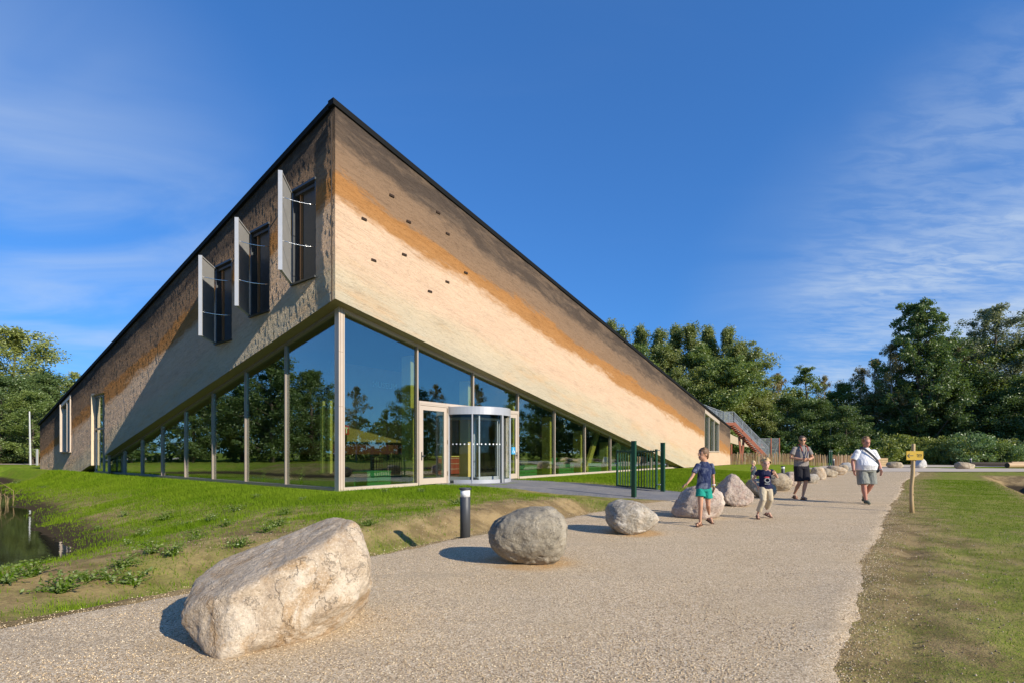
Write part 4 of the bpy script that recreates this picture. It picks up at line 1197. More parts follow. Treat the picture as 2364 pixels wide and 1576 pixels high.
# ================================================================== PALING FENCE
M_PALE = []
for k, c in enumerate(((0.40, 0.27, 0.13), (0.50, 0.36, 0.19), (0.30, 0.185, 0.09), (0.44, 0.31, 0.20), (0.36, 0.20, 0.10))):
    M_PALE.append(timber("split_chestnut_%s" % "abcde"[k], tuple(x * 0.75 for x in c), tuple(x * 1.2 for x in c), (20, 20, 3)))
pale_me = []
rs = random.Random(5)
for k in range(5):
    m = MB(); r = 0.034 + 0.006 * rs.random()
    m.tube([(0, 0, -0.05), (rs.uniform(-.012, .012), 0, 0.5), (rs.uniform(-.02, .02), 0, 1.02), (rs.uniform(-.02, .02), 0, 1.13)], [r, r * 0.95, r * 0.85, 0.006], 5)
    me = m.mesh("pale"); me.materials.append(M_PALE[k]); pale_me.append(me)
def fence(p0, p1, label, spacing=0.105):
    t_ = thing("paling_fence", label, "fence", (p0[0], p0[1], 0), 0, "chestnut paling fences")
    d = Vector((p1[0] - p0[0], p1[1] - p0[1], 0)); L = d.length; d.normalize()
    n_ = int(L / spacing)
    for k in range(n_ + 1):
        q = d * (k * spacing + rs.uniform(-0.015, 0.015))
        z = terr1(p0[0] + q.x, p0[1] + q.y)
        if k % 18 == 9:
            MB().tube([(q.x, q.y + 0.06, z - 0.2), (q.x, q.y + 0.06, z + 1.25)], [0.055, 0.05], 7).build("stake", M_PALE[1], t_)
        obj("pale", pale_me[rs.randrange(5)], None, t_, loc=(q.x, q.y, z + rs.uniform(-0.06, 0.03)), rot=(rs.uniform(-.03, .03), rs.uniform(-.045, .045), rs.uniform(0, 6)), scale=(1, 1, rs.uniform(0.95, 1.06)))
    for zz in (0.28, 0.82):
        MB().tube([(d * (L * i / 12) + Vector((0, 0.03, zz + terr1(p0[0] + d.x * L * i / 12, p0[1] + d.y * L * i / 12)))) for i in range(13)], 0.006, 4).build("wire", M_SILVER, t_)
    return t_
fence((21.7, 51.6), (31.35, 51.0), "split chestnut paling fence left of the small green gate posts")
fence((31.75, 51.0), (37.2, 53.0), "split chestnut paling fence behind the man in white")
for x, lb in ((31.45, "left slim green post where the paling fence opens"), (31.66, "right slim green post where the paling fence opens")):
    y = 50.9; z = terr1(x, y)
    t_ = thing("fence_post", lb, "post", (x, y, z), 0, "slim green posts of the fence opening")
    MB().bx((-0.05, -0.05, -0.1), (0.05, 0.05, 1.62)).build("post", M_GATE, t_)
    MB().bx((-0.03, -0.07, 1.45), (0.03, -0.05, 1.52)).build("latch", M_SILVER, t_)

# ================================================================== OUTSIDE STAIR
M_RUST = plain("red_primer_steel", (0.30, 0.085, 0.04), 0.6, 0.1, 0.25, 5)
M_GALV = plain("galvanised_steel", (0.30, 0.31, 0.32), 0.4, 0.7, 0.15, 4)
SY = 55.0
def PX(px, py, Y): return ((px - CX) / F * Y, Y, CAMZ + (HY - py) * Y / F)
top = Vector(PX(1694, 973, SY)); foot = Vector(PX(1768, 1049, SY)); land0 = Vector(PX(1671, 973, SY))
stair = thing("metal_staircase", "outside steel staircase with rusty red stringers and grey mesh railings", "staircase", (top.x, SY, 0), 0)
O = Vector((top.x, SY, 0))
for dy in (0.0, 1.3):
    MB().bar(top - O + Vector((0, dy, -0.12)), foot - O + Vector((0, dy, -0.12)), 0.05, 0.34).build("stringer", M_RUST, stair)
m = MB(); m.bx((land0.x - O.x, 0.0, top.z - 0.05), (0.0, 1.3, top.z)); m.build("landing", M_GALV, stair)
m = MB(); m.bx((land0.x - O.x, -0.03, top.z - 0.36), (0.0, 0.03, top.z - 0.052)); m.bx((land0.x - O.x, 1.27, top.z - 0.36), (0.0, 1.33, top.z - 0.052)); m.build("landing_beam", M_RUST, stair)
tr = MB().bx((-0.15, 0.03, -0.02), (0.15, 1.27, 0.02)).mesh("tread")
NTR = 20
for k in range(1, NTR): obj("tread", tr, M_RUST, stair, loc=tuple(top - O + (foot - top) * (k / NTR)))
def rail(p, q, dy, posts, name="railing"):
    p = p - O + Vector((0, dy, 0)); q = q - O + Vector((0, dy, 0)); up = Vector((0, 0, 1.08))
    m = MB(); m.bar(p + up, q + up, 0.05); m.bar(p + Vector((0, 0, 0.12)), q + Vector((0, 0, 0.12)), 0.04)
    for k in range(posts + 1):
        a = p.lerp(q, k / posts); m.bar(a + Vector((0, 0, -0.1)), a + up, 0.05)
    r_ = m.build(name, M_GALV, stair)
    m = MB(); n_ = max(6, int((q - p).length / 0.055))
    for k in range(n_):
        a = p.lerp(q, (k + 0.5) / n_); m.bar(a + Vector((0, 0, 0.14)), a + Vector((0, 0, 1.05)), 0.011)
    for k in range(12):
        zz = 0.18 + 0.075 * k; m.bar(p + Vector((0, 0, zz)), q + Vector((0, 0, zz)), 0.010)
    m.build("mesh_infill", M_GALV, r_)
rail(top, foot + Vector((0.3, 0, -0.28)), 0.0, 4); rail(top, foot + Vector((0.3, 0, -0.28)), 1.3, 4)
rail(land0, top, 0.0, 2); rail(land0, top, 1.3, 2)
ra = Vector(PX(1606, 930, SY)); ra.z -= 0.3
rail(ra + Vector((0, 0, -0.6)), land0 + Vector((0, 0, 0.0)), 0.05, 4); rail(ra + Vector((0.6, 0, -0.6)), land0, 1.3, 4)
for x0, x1 in ((1711, 1716.5), (1722, 1716.5)):
    a = Vector(PX(x0, 1006, SY)) - O; b = Vector(PX(x1, 1066, SY)) - O; b.z = 0.0
    MB().bar(a + Vector((0, 0.5, 0)), b + Vector((0, 0.5, 0)), 0.2, 0.16).build("support_leg", M_RUST, stair)
# mesh enclosure at the foot of the stair
en = thing("mesh_enclosure", "grey mesh panel fence with red posts at the foot of the metal staircase", "fence", (PX(1752, 1060, 56.8)[0], 56.8, 0), 0)
ex = [PX(x, 1060, 56.8)[0] - en.location.x for x in (1752, 1780, 1799)]
zt = PX(0, 1011, 56.8)[2]
for i, x_ in enumerate(ex): MB().bx((x_ - 0.05, -0.05, -0.05), (x_ + 0.05, 0.05, zt + (0.05 if i else 0))).build("post", M_RUST if i else M_GALV, en)
for a, b in zip(ex[:-1], ex[1:]):
    m = MB(); m.bar((a, 0, zt - 0.03), (b, 0, zt - 0.03), 0.05); m.bar((a, 0, 0.1), (b, 0, zt - 0.1), 0.03)
    for k in range(int((b - a) / 0.06)): m.bx((a + 0.06 * k, -0.005, 0.0), (a + 0.06 * k + 0.012, 0.005, zt))
    for k in range(int(zt / 0.07)): m.bx((a, -0.006, 0.07 * k), (b, 0.006, 0.07 * k + 0.011))
    m.build("mesh_panel", M_GALV, en)
# beige canopy behind the stair
cp = thing("canopy", "beige curved canopy roof behind the metal staircase", "canopy", (PX(1690, 1060, 59)[0], 59, 0), 0)
pr = []
for i in range(13):
    k = i / 12; px = 1684 + (1766 - 1684) * k; py = 999 + 32 * k ** 0.8
    p_ = PX(px, py, 59); q_ = PX(px, 1020 + 13 * k + 4 * math.sin(PI * k), 59)
    pr.append((p_[0] - cp.location.x, p_[2], q_[2]))
m = MB(); n_ = len(pr)
vs = [(a, 0, b) for a, b, c in pr] + [(a, 0, c) for a, b, c in pr] + [(a, 2.5, b + 0.4) for a, b, c in pr] + [(a, 2.5, c + 0.4) for a, b, c in pr]
fs = []
for i in range(n_ - 1):
    fs += [(i, i + 1, n_ + i + 1, n_ + i), (2 * n_ + i, 3 * n_ + i, 3 * n_ + i + 1, 2 * n_ + i + 1), (i, 2 * n_ + i, 2 * n_ + i + 1, i + 1), (n_ + i, n_ + i + 1, 3 * n_ + i + 1, 3 * n_ + i)]
fs += [(0, n_, 3 * n_, 2 * n_), (n_ - 1, 3 * n_ - 1, 4 * n_ - 1, 2 * n_ - 1)]
m.add(vs, fs); m.build("roof_sheet", M_REVEAL, cp)
for px in (1690, 1760): MB().bx((PX(px, 0, 59)[0] - cp.location.x - 0.07, 0.1, 0), (PX(px, 0, 59)[0] - cp.location.x + 0.07, 0.24, PX(0, 1024, 59)[2])).build("post", M_RUST, cp)

# ================================================================== SIGN POSTS
M_SIGN = plain("yellow_sign_board", (0.50, 0.31, 0.012), 0.5, 0, 0.06, 3)
M_INK = plain("dark_print", (0.03, 0.035, 0.03), 0.6)
M_STICK = timber("peeled_branch", (0.36, 0.23, 0.10), (0.58, 0.42, 0.22), (6, 6, 1.5))
sx0, sy0 = 9.17, 11.77
sg = thing("sign_post", "yellow arrow sign board on a peeled wooden branch post beside the path", "sign", (sx0, sy0, terr1(sx0, sy0)), 0)
m = MB(); m.tube([(0.0, 0, -0.15), (-0.02, 0, 0.3), (-0.012, 0.01, 0.6), (0.012, 0, 0.9), (0.02, 0, 1.25), (0.028, 0, 1.56), (0.028, 0, 1.575)], [0.05, 0.042, 0.039, 0.042, 0.04, 0.036, 0.03], 12)
for k in range(9):
    z = 0.1 + 0.16 * k; a = 2.4 * k; m.ell((0.038 * math.cos(a), 0.038 * math.sin(a), z), (0.012, 0.012, 0.016), 6, 4)
m.build("post", M_STICK, sg, smooth=True)
bd = MB().box((0.015, -0.052, 1.305), (0.385, 0.014, 0.205)).build("board", M_SIGN, sg, bevel=0.002)
m = MB(); yb_ = -0.0605
m.bx((-0.145, yb_ - 0.002, 1.298), (-0.02, yb_, 1.312)); m.bar((-0.155, yb_ - 0.001, 1.305), (-0.105, yb_ - 0.001, 1.35), 0.017, 0.002, (0, 1, 0)); m.bar((-0.155, yb_ - 0.001, 1.305), (-0.105, yb_ - 0.001, 1.26), 0.017, 0.002, (0, 1, 0))
m.build("arrow", M_INK, bd)
obj("lettering", text_mesh("Ingang", 0.046), M_INK, bd, loc=(0.115, yb_ - 0.001, 1.328), rot=(PI / 2, 0, 0))
obj("lettering", text_mesh("Museum", 0.030), M_INK, bd, loc=(0.115, yb_ - 0.001, 1.283), rot=(PI / 2, 0, 0))
m = MB()
for z in (1.23, 1.38): m.tube([(0.015, -0.061, z), (0.015, -0.058, z)], 0.006, 8)
m.build("screw", M_SILVER, sg)
x_, y_, z_ = PX(2155.5, 1069.5, 61.5)
sg2 = thing("trail_marker", "small yellow trail marker on a thin metal pole in front of the far shrubs", "sign", (x_, y_, terr1(x_, y_)), 0)
MB().tube([(0, 0, -0.1), (0, 0, 1.75)], 0.03, 8).build("pole", M_GALV, sg2)
mk = MB().box((0, -0.05, 1.55), (0.38, 0.02, 0.46)).build("plate", M_SIGN, sg2)
m = MB(); m.bar((-0.09, -0.0615, 1.50), (0.08, -0.0615, 1.62), 0.06, 0.002, (0, 1, 0)); m.bar((-0.02, -0.0625, 1.66), (0.10, -0.0625, 1.63), 0.05, 0.002, (0, 1, 0)); m.build("symbol", M_INK, mk)

# ================================================================== LAMP POSTS, POLES, LOGS, CRATE
for px, pyt, Y, side, lb in ((1828, 986, 70, -1, "thin lamp post with a small head left of the man with sunglasses"), (1917, 985.5, 66, 1, "thin lamp post with a curved neck between the two men")):
    x_, y_, z_ = PX(px, pyt, Y)
    t_ = thing("lamp_post", lb, "lamp post", (x_, Y, terr1(x_, Y)), 0, "lamp posts in front of the woods")
    if side < 0:
        MB().tube([(0, 0, 0), (0, 0, z_)], [0.06, 0.045], 8).build("pole", M_GALV, t_)
        MB().bar((0, 0, z_ - 0.05), (-0.35, 0, z_ - 0.12), 0.14, 0.08).build("lamp_head", M_SILVER, t_)
    else:
        MB().tube([(0, 0, 0), (0, 0, z_ - 0.6), (0.1, 0, z_ - 0.15), (0.45, 0, z_), (0.9, 0, z_ - 0.15)], [0.06, 0.05, 0.045, 0.04, 0.04], 8).build("pole", M_GALV, t_)
        MB().lathe([(0.05, 0.1), (0.16, 0.0), (0.18, -0.08), (0.05, -0.12)], 12, (0.95, 0, z_ - 0.22)).build("lamp_head", M_SILVER, t_)
t_ = thing("barrier_pole", "tall thin white pole beyond the left end of the museum", "pole", (-45, 48, terr1(-45, 48)), 0)
MB().tube([(0, 0, 0), (-0.03, 0, 2.0), (-0.08, 0, 5.0)], [0.09, 0.075, 0.055], 10).build("pole", M_SHUTEDGE, t_)
MB().ell((0, -0.08, 1.15), (0.06, 0.06, 0.06), 8, 6).build("lock", M_SILVER, t_)
t_ = thing("marker_post", "short pale post close to the left end of the museum", "post", (-44.0, 47.6, terr1(-44, 47.6)), 0)
MB().bx((-0.06, -0.06, -0.1), (0.06, 0.06, 1.5)).build("post", M_SHUTEDGE, t_)
t_ = thing("marker_post", "short dark wooden post next to the pale post at the far left", "post", (-44.25, 47.9, terr1(-44.2, 47.9)), 0)
MB().bx((-0.07, -0.07, -0.1), (0.07, 0.07, 1.45)).build("post", M_WOODWALL, t_)
M_LOG = timber("bare_log", (0.40, 0.26, 0.14), (0.55, 0.38, 0.22), (1.0, 8, 8)); M_BARK = plain("dark_bark", (0.06, 0.045, 0.035), 0.95, 0, 0.4, 6, 0.6, 0.02)
def log(label, p0, p1, r, mat):
    t_ = thing("log", label, "log", p0, 0, "felled logs beside the far path")
    d = Vector(p1) - Vector(p0)
    MB().tube([d * (i / 5) + Vector((0, 0, r * (1 + 0.06 * math.sin(i * 2)))) for i in range(6)], [r * (1 - 0.02 * i) for i in range(6)], 14).build("stem", mat, t_, smooth=False)
    MB().tube([Vector((0, 0, r)) - d.normalized() * 0.012, Vector((0, 0, r)) - d.normalized() * 0.002], r * 0.93, 14).build("cut_end", M_BARK, t_)
log("orange brown log with a dark hollow end at the right edge", PX(2325, 1079.5, 45.5)[:2] + (0.0,), (55, 46.5, 0.0), 0.24, M_LOG)
log("pale log lying on top of the other logs at the right edge", PX(2334, 1070, 46.6)[:2] + (0.2,), (57, 47.2, 0.25), 0.17, M_LOG)
log("long dark fallen trunk lying behind the bollard at the far right", PX(2225, 1072, 52)[:2] + (0.0,), (53, 50, 0.05), 0.20, M_BARK)
x_, y_, z_ = PX(2031, 1077, 50)
t_ = thing("wooden_crate", "square tan wooden crate behind the arm of the man in white", "crate", (x_, 50, terr1(x_, 50)), 0)
for k in range(4): MB().bx((-0.5, -0.4, 0.02 + 0.2 * k), (0.5, 0.4, 0.20 + 0.2 * k)).build("plank", M_STICK, t_)
MB().bx((-0.52, -0.42, 0.80), (0.52, 0.42, 0.84)).build("lid", M_STICK, t_)
# ================================================================== TREES
def leaf_mat(name, a, b, trans=0.35):
    t = NT(name)
    at = t.attr('tint')
    oi = t.n('ShaderNodeObjectInfo')
    k = t.math('ADD', t.math('MULTIPLY', at, 0.8), t.math('MULTIPLY', oi.outputs['Random'], 0.2), True)
    c = t.mix(k, a, b)
    d = t.n('ShaderNodeBsdfDiffuse'); t.l(c, d.inputs[0])
    tl = t.n('ShaderNodeBsdfTranslucent'); t.l(t.mix(1.0, c, (1.15, 1.2, 0.55), 'MULTIPLY'), tl.inputs[0])
    g = t.n('ShaderNodeBsdfGlossy'); g.inputs['Roughness'].default_value = 0.45; g.inputs[0].default_value = (0.8, 0.85, 0.8, 1)
    m1 = t.n('ShaderNodeMixShader'); m1.inputs[0].default_value = trans; t.l(d.outputs[0], m1.inputs[1]); t.l(tl.outputs[0], m1.inputs[2])
    m2 = t.n('ShaderNodeMixShader'); m2.inputs[0].default_value = 0.05; t.l(m1.outputs[0], m2.inputs[1]); t.l(g.outputs[0], m2.inputs[2])
    t.l(m2.outputs[0], t.out.inputs['Surface']); return t.m
ML = {
    'poplar': leaf_mat("poplar_leaves", (0.136, 0.183, 0.050), (0.342, 0.354, 0.117)),
    'dark': leaf_mat("dark_green_leaves", (0.060, 0.108, 0.029), (0.170, 0.236, 0.069)),
    'mid': leaf_mat("mid_green_leaves", (0.103, 0.160, 0.034), (0.263, 0.322, 0.080)),
    'yellow': leaf_mat("yellowing_leaves", (0.152, 0.193, 0.042), (0.374, 0.396, 0.105)),
    'silver': leaf_mat("silvery_leaves", (0.148, 0.172, 0.105), (0.309, 0.322, 0.209)),
    'birch': leaf_mat("thin_birch_leaves", (0.195, 0.172, 0.069), (0.387, 0.291, 0.139)),
    'shrub': leaf_mat("bright_shrub_leaves", (0.136, 0.193, 0.034), (0.387, 0.396, 0.105)),
    'broom': leaf_mat("feathery_green", (0.114, 0.193, 0.069), (0.229, 0.322, 0.139)),
}
MT = {'bark': plain("grey_brown_bark", (0.10, 0.08, 0.06), 0.95, 0, 0.3, 5, 0.5, 0.02), 'birch': plain("pale_birch_bark", (0.42, 0.38, 0.33), 0.8, 0, 0.35, 3, 0.3, 0.01)}

def leaves(centres, radii, n_per, size, rng, flat=0.0, tints=None):
    nC = len(centres)
    c = np.repeat(centres, n_per, 0); r = np.repeat(radii, n_per, 0)
    n = len(c)
    p = rng.normal(size=(n, 3)); p /= np.maximum(np.linalg.norm(p, axis=1, keepdims=True), 1e-6)
    p *= (rng.random((n, 1)) ** 0.5)
    pos = c + p * r
    a = rng.normal(size=(n, 3)); a[:, 2] *= (1 - flat); a /= np.linalg.norm(a, axis=1, keepdims=True)
    b = np.cross(a, rng.normal(size=(n, 3))); b /= np.maximum(np.linalg.norm(b, axis=1, keepdims=True), 1e-6)
    s = size * (0.6 + 0.8 * rng.random((n, 1)))
    V = np.stack([pos - a * s, pos + b * s * 0.48, pos + a * s, pos - b * s * 0.48], 1).reshape(-1, 3)
    Fq = np.arange(n * 4).reshape(n, 4)
    ct = rng.random(nC) if tints is None else tints
    tint = np.clip(np.repeat(ct, n_per) * 0.65 + rng.random(n) * 0.35, 0, 1)
    return V, Fq, np.repeat(tint, 4)

def tree_proto(kind, H, Rw, seed, leafkey, nclump=170, nleaf=60, lsize=0.16, trunk='bark', base=0.18, clump=0.95):
    rng = np.random.default_rng(seed)
    rs = random.Random(seed)
    prof = {'round': lambda t: math.sin(PI * (0.10 + 0.88 * t)) ** 0.6,
            'poplar': lambda t: (0.70 + 0.30 * math.sin(PI * min(1, 0.2 + t))) * (1 - t) ** 0.58,
            'oval': lambda t: math.sin(PI * (0.16 + 0.82 * t)) ** 0.8,
            'cone': lambda t: (1 - t) ** 0.75 * (0.6 + 0.4 * min(1, t * 6)),
            'birch': lambda t: math.sin(PI * (0.14 + 0.84 * t)) ** 1.1,
            'spiky': lambda t: (1 - t) ** 0.6}[kind]
    mb = MB()
    sway = [Vector((0, 0, 0))]
    for i in range(1, 9): sway.append(Vector((sway[-1].x + rs.uniform(-.02, .02) * H * 0.5, sway[-1].y + rs.uniform(-.02, .02) * H * 0.5, H * 0.96 * i / 8)))
    r0 = 0.016 * H + 0.04
    if trunk == 'birch': r0 *= 0.7
    mb.tube(sway, [r0 * (1 - 0.95 * i / 8) + 0.015 for i in range(9)], 7)
    def axis(z):
        k = max(0, min(7.999, z / (H * 0.96) * 8)); i = int(k); return sway[i].lerp(sway[i + 1], k - i)
    cs = []; rr = []; tn = []
    nb = max(16, nclump // 5)
    # lopsided outline: a few big lobes with gaps between
    lob = [(rs.uniform(0, 2 * PI), rs.uniform(0.0, 1.0), rs.uniform(0.7, 1.15)) for _ in range(7)]
    for bI in range(nb):
        t = (bI + rs.random()) / nb
        th = rs.uniform(0, 2 * PI)
        f = 1.0
        for la, lt, lm in lob:
            dd = abs((th - la + PI) % (2 * PI) - PI) / PI + abs(t - lt) * 1.4
            if dd < 0.45: f = lm
        z = H * (base + (1 - base) * t)
        L = Rw * prof(t) * f * rs.uniform(0.72, 1.08)
        rise = {'poplar': 1.5, 'birch': 0.35, 'spiky': 1.2, 'cone': 0.1}.get(kind, 0.45) * L
        o = axis(max(0.5, z - rise * 0.8)); e = axis(z) + Vector((math.cos(th) * L, math.sin(th) * L, rise * 0.25))
        midp = o.lerp(e, 0.55) + Vector((0, 0, 0.10 * L))
        br = r0 * (1 - t) * 0.30 + 0.018
        mb.tube([o, midp, e], [br, br * 0.6, 0.012], 4, False)
        bt = rs.random()
        k_ = max(3, nclump // nb)
        for j in range(k_):
            u = 0.30 + 0.75 * (j + rs.random()) / k_
            p = (o.lerp(midp, u / 0.55) if u < 0.55 else midp.lerp(e, (u - 0.55) / 0.45)) + Vector((rs.gauss(0, .26), rs.gauss(0, .26), rs.gauss(0, .22))) * clump
            cs.append(p); s_ = clump * rs.uniform(0.30, 0.95) * (0.7 + 0.3 * prof(t))
            if kind == 'poplar': rr.append((s_ * 0.8, s_ * 0.8, s_ * 1.5))
            elif kind == 'birch': rr.append((s_ * 0.7, s_ * 0.7, s_ * 1.0))
            elif kind == 'spiky': rr.append((s_ * 0.95, s_ * 0.95, s_ * 0.8))
            else: rr.append((s_ * 1.22, s_ * 1.22, s_ * 0.95))
            tn.append(0.6 * bt + 0.4 * rs.random())
    for j in range(max(4, nb // 5)):           # leading shoot
        p = axis(H * (0.84 + 0.15 * j / max(4, nb // 5))) + Vector((rs.gauss(0, .1), rs.gauss(0, .1), 0.0))
        cs.append(p); rr.append((clump * 0.35, clump * 0.35, clump * 0.6)); tn.append(rs.random())
    V, Fq, ti = leaves(np.array([tuple(c) for c in cs]), np.array(rr), nleaf, lsize, rng, 0, np.array(tn))
    crown = np_mesh("crown", V, Fq, False, {'tint': ti}); crown.materials.append(ML[leafkey])
    tm_ = mb.mesh("trunk", True); tm_.materials.append(MT[trunk])
    return tm_, crown, H
P = {
    'poplar_a': tree_proto('poplar', 19.0, 3.9, 1, 'poplar', 300, 100, 0.119, base=0.10, clump=1.15),
    'poplar_b': tree_proto('poplar', 19.0, 4.3, 2, 'poplar', 320, 100, 0.119, base=0.10, clump=1.15),
    'willow': tree_proto('round', 14.0, 5.2, 3, 'yellow', 260, 114, 0.112, base=0.12, clump=1.15),
    'willow_b': tree_proto('oval', 15.0, 4.6, 13, 'poplar', 260, 114, 0.112, base=0.08, clump=1.1),
    'dark_a': tree_proto('oval', 14.0, 4.6, 4, 'dark', 280, 114, 0.119, base=0.08, clump=1.15),
    'dark_b': tree_proto('round', 13.0, 4.8, 5, 'dark', 280, 114, 0.119, base=0.10, clump=1.15),
    'mid_a': tree_proto('round', 13.0, 4.6, 6, 'mid', 260, 114, 0.119, base=0.12, clump=1.1),
    'mid_b': tree_proto('oval', 15.0, 4.2, 7, 'mid', 250, 114, 0.119, base=0.14, clump=1.05),
    'birch_a': tree_proto('birch', 15.0, 3.0, 8, 'birch', 130, 87, 0.084, 'birch', base=0.28, clump=1.0),
    'birch_b': tree_proto('birch', 14.0, 2.6, 9, 'birch', 110, 87, 0.084, 'birch', base=0.34, clump=0.95),
    'spiky': tree_proto('spiky', 19.0, 6.0, 10, 'dark', 400, 95, 0.133, base=0.30, clump=1.0),
    'silver': tree_proto('round', 18.5, 5.0, 12, 'silver', 230, 106, 0.112, base=0.30, clump=1.05),
    'thin': tree_proto('oval', 14.0, 2.2, 14, 'mid', 80, 87, 0.112, base=0.40, clump=0.9),
}
rt = random.Random(77)
def tree(key, px, pytop, Y, label, group=None, wmul=1.0, name="tree"):
    tm_, cr, H = P[key]
    x = (px - CX) / F * Y
    h = CAMZ + (HY - pytop) * Y / F
    return tree_at(key, x, Y, h, label, group, wmul, name)
def tree_at(key, x, y, h, label, group=None, wmul=1.0, name="tree"):
    tm_, cr, H = P[key]
    k = h / H
    t_ = thing(name, label, "tree", (x, y, terr1(x, y) - 0.1), rt.uniform(0, 6.28), group)
    s = (k * wmul, k * wmul, k)
    obj("trunk", tm_, None, t_, scale=s); obj("crown", cr, None, t_, scale=s)
    return t_
G1 = "trees of the woodland edge"
TR = [
 # poplars and willow behind the building
 ('poplar_a', 1408, 748, 84, "leftmost poplar rising just above the sloping roof", 1.0), ('poplar_b', 1440, 762, 80, "second poplar from the left above the sloping roof", 1.0),
 ('poplar_a', 1478, 757, 82, "third poplar from the left behind the museum roof", 1.05), ('poplar_b', 1516, 766, 79, "fourth poplar from the left behind the museum roof", 1.05),
 ('poplar_a', 1556, 757, 81, "fifth poplar from the left, middle of the poplar row", 1.1), ('poplar_b', 1600, 754, 79, "sixth poplar from the left in the poplar row", 1.1),
 ('poplar_a', 1640, 760, 82, "tallest pointed poplar near the right end of the poplar row", 1.1), ('poplar_b', 1682, 762, 80, "seventh poplar from the left, above the stair landing", 1.0),
 ('mid_b', 1462, 800, 76, "green tree filling the gap between the second and third poplar", 1.2), ('willow_b', 1536, 802, 75, "olive tree between the fourth and fifth poplar", 1.2), ('mid_b', 1622, 800, 75, "green tree standing low between the sixth and the tallest poplar", 1.2), ('mid_a', 1690, 830, 70, "rounded green tree below the seventh poplar", 1.2),
 ('willow_b', 1712, 795, 74, "broad olive green tree at the right end of the poplar row", 1.15), ('willow', 1640, 850, 72, "yellowish green leafy tree in front of the poplars", 1.1),
 ('mid_a', 1570, 880, 72, "mid green tree low behind the roof slope", 1.1), ('willow_b', 1765, 905, 71, "olive tree above the foot of the metal staircase", 1.2),
 # middle of the wood
 ('birch_b', 1795, 862, 80, "thin birch with a feathery top left of the wood's dip", 1.0), ('thin', 1862, 846, 80, "slender tree sticking out above the low middle of the wood", 1.3),
 ('birch_b', 1902, 868, 82, "thin pale birch top right of the slender tree", 0.8), ('dark_a', 1815, 915, 70, "dark green tree behind the left lamp post", 1.3),
 ('mid_b', 1938, 884, 74, "bright green rounded tree top in the middle of the wood", 1.3), ('dark_b', 1870, 925, 68, "dark bushy tree behind the man with sunglasses", 1.3),
 ('birch_a', 1985, 845, 76, "drooping birch in the middle of the wood", 1.2), ('dark_a', 1950, 935, 66, "dark tree behind the curved lamp post", 1.3),
 ('birch_a', 2020, 825, 72, "brownish birch left of the tall spiky tree", 1.1), ('birch_a', 2060, 790, 68, "white stemmed birch with rusty foliage under the tall spiky tree", 1.0),
 # right
 ('spiky', 2120, 692, 66, "tallest tree with ragged spiky crown against the sky", 1.0), ('dark_a', 2178, 778, 58, "big dark pointed oak at the right", 1.15),
 ('silver', 2292, 706, 66, "tall silvery green tree at the right edge", 1.15), ('mid_b', 2262, 775, 60, "bright green tree in front of the silvery tree", 1.1),
 ('dark_b', 2110, 880, 58, "dark tree below the white stemmed birch", 1.15), ('mid_a', 2335, 790, 56, "green tree cut by the right edge of the photo", 1.2),
 ('dark_b', 2245, 860, 54, "dark leafy tree over the round shrub at the right", 1.2), ('birch_b', 2222, 800, 66, "russet birch between the oak and the silvery tree", 0.9),
 ('dark_a', 2030, 905, 60, "dark tree behind the man in white", 1.3), ('dark_b', 2390, 860, 50, "dark tree on the far right edge", 1.2),
 # left
 ('willow', 38, 762, 62, "large yellow green tree at the left edge", 1.15), ('dark_b', 120, 868, 58, "dark green tree touching the left end of the roof", 1.25),
 ('dark_a', 5, 870, 54, "dark conifer like tree behind the white pole", 1.2), ('dark_b', 180, 885, 66, "dark tree low behind the left roof slope", 1.3), ('mid_a', 75, 905, 52, "drooping green tree above the left road", 1.2),
 ('mid_b', -90, 740, 60, "tall green tree beyond the left edge of the photo", 1.2),
]
for key, px, py, Y, lb, wm in TR:
    if px > 1980 and Y <= 62: Y += 9
    tree(key, px, py, Y, lb, G1, wm, "poplar_tree" if 'poplar' in key else "birch_tree" if 'birch' in key else "oak_tree" if 'oak' in lb else "tree")
# trees outside the picture that the glass reflects
GL_ = "trees out of the picture mirrored in the left glass"
GR_ = "trees out of the picture mirrored in the right glass"
for i in range(17):
    y = -44 + i * 5.4 + rt.uniform(-1.5, 1.5); x = -56 + rt.uniform(-6, 5) - 0.1 * abs(y)
    tree_at(rt.choice(['dark_a', 'mid_a', 'mid_b', 'dark_b', 'dark_a']), x, y, rt.uniform(9.5, 14.5), "leafy tree standing left of the picture, mirrored in the left glass wall", GL_, 1.15)
for i in range(19):
    y = -30 + i * 4.9 + rt.uniform(-1.5, 1.5); x = 66 + rt.uniform(-4, 8)
    tree_at(rt.choice(['dark_a', 'mid_a', 'thin', 'birch_a', 'dark_b', 'birch_b']), x, y, rt.uniform(8.5, 14.5), "tree standing right of the picture, mirrored in the entrance glass", GR_, 1.05)

# ---- far wood as one mass behind the single trees, and undergrowth
def wood(name, label, boxes, leafkey, n, size, seed):
    rng = np.random.default_rng(seed); cs = []; rr = []
    tot = sum(b[6] for b in boxes)
    for x0, x1, y0, y1, z0, z1, wgt in boxes:
        k = int(n * wgt / tot)
        x = rng.uniform(x0, x1, k); y = rng.uniform(y0, y1, k)
        top_ = z1 * (0.62 + 0.5 * fbm(x * 0.16, y * 0.16, seed, 3))
        z = z0 + (top_ - z0) * rng.random(k) ** 0.8
        cs.append(np.stack([x, y, z], 1)); rr.append(np.stack([rng.uniform(0.7, 1.5, k)] * 2 + [rng.uniform(0.5, 1.1, k)], 1))
    V, Fq, ti = leaves(np.concatenate(cs), np.concatenate(rr), 26, size, rng)
    me = np_mesh(name, V, Fq, False, {'tint': ti})
    return tag(obj(name, me, ML[leafkey]), label, "wood", None, 'stuff')
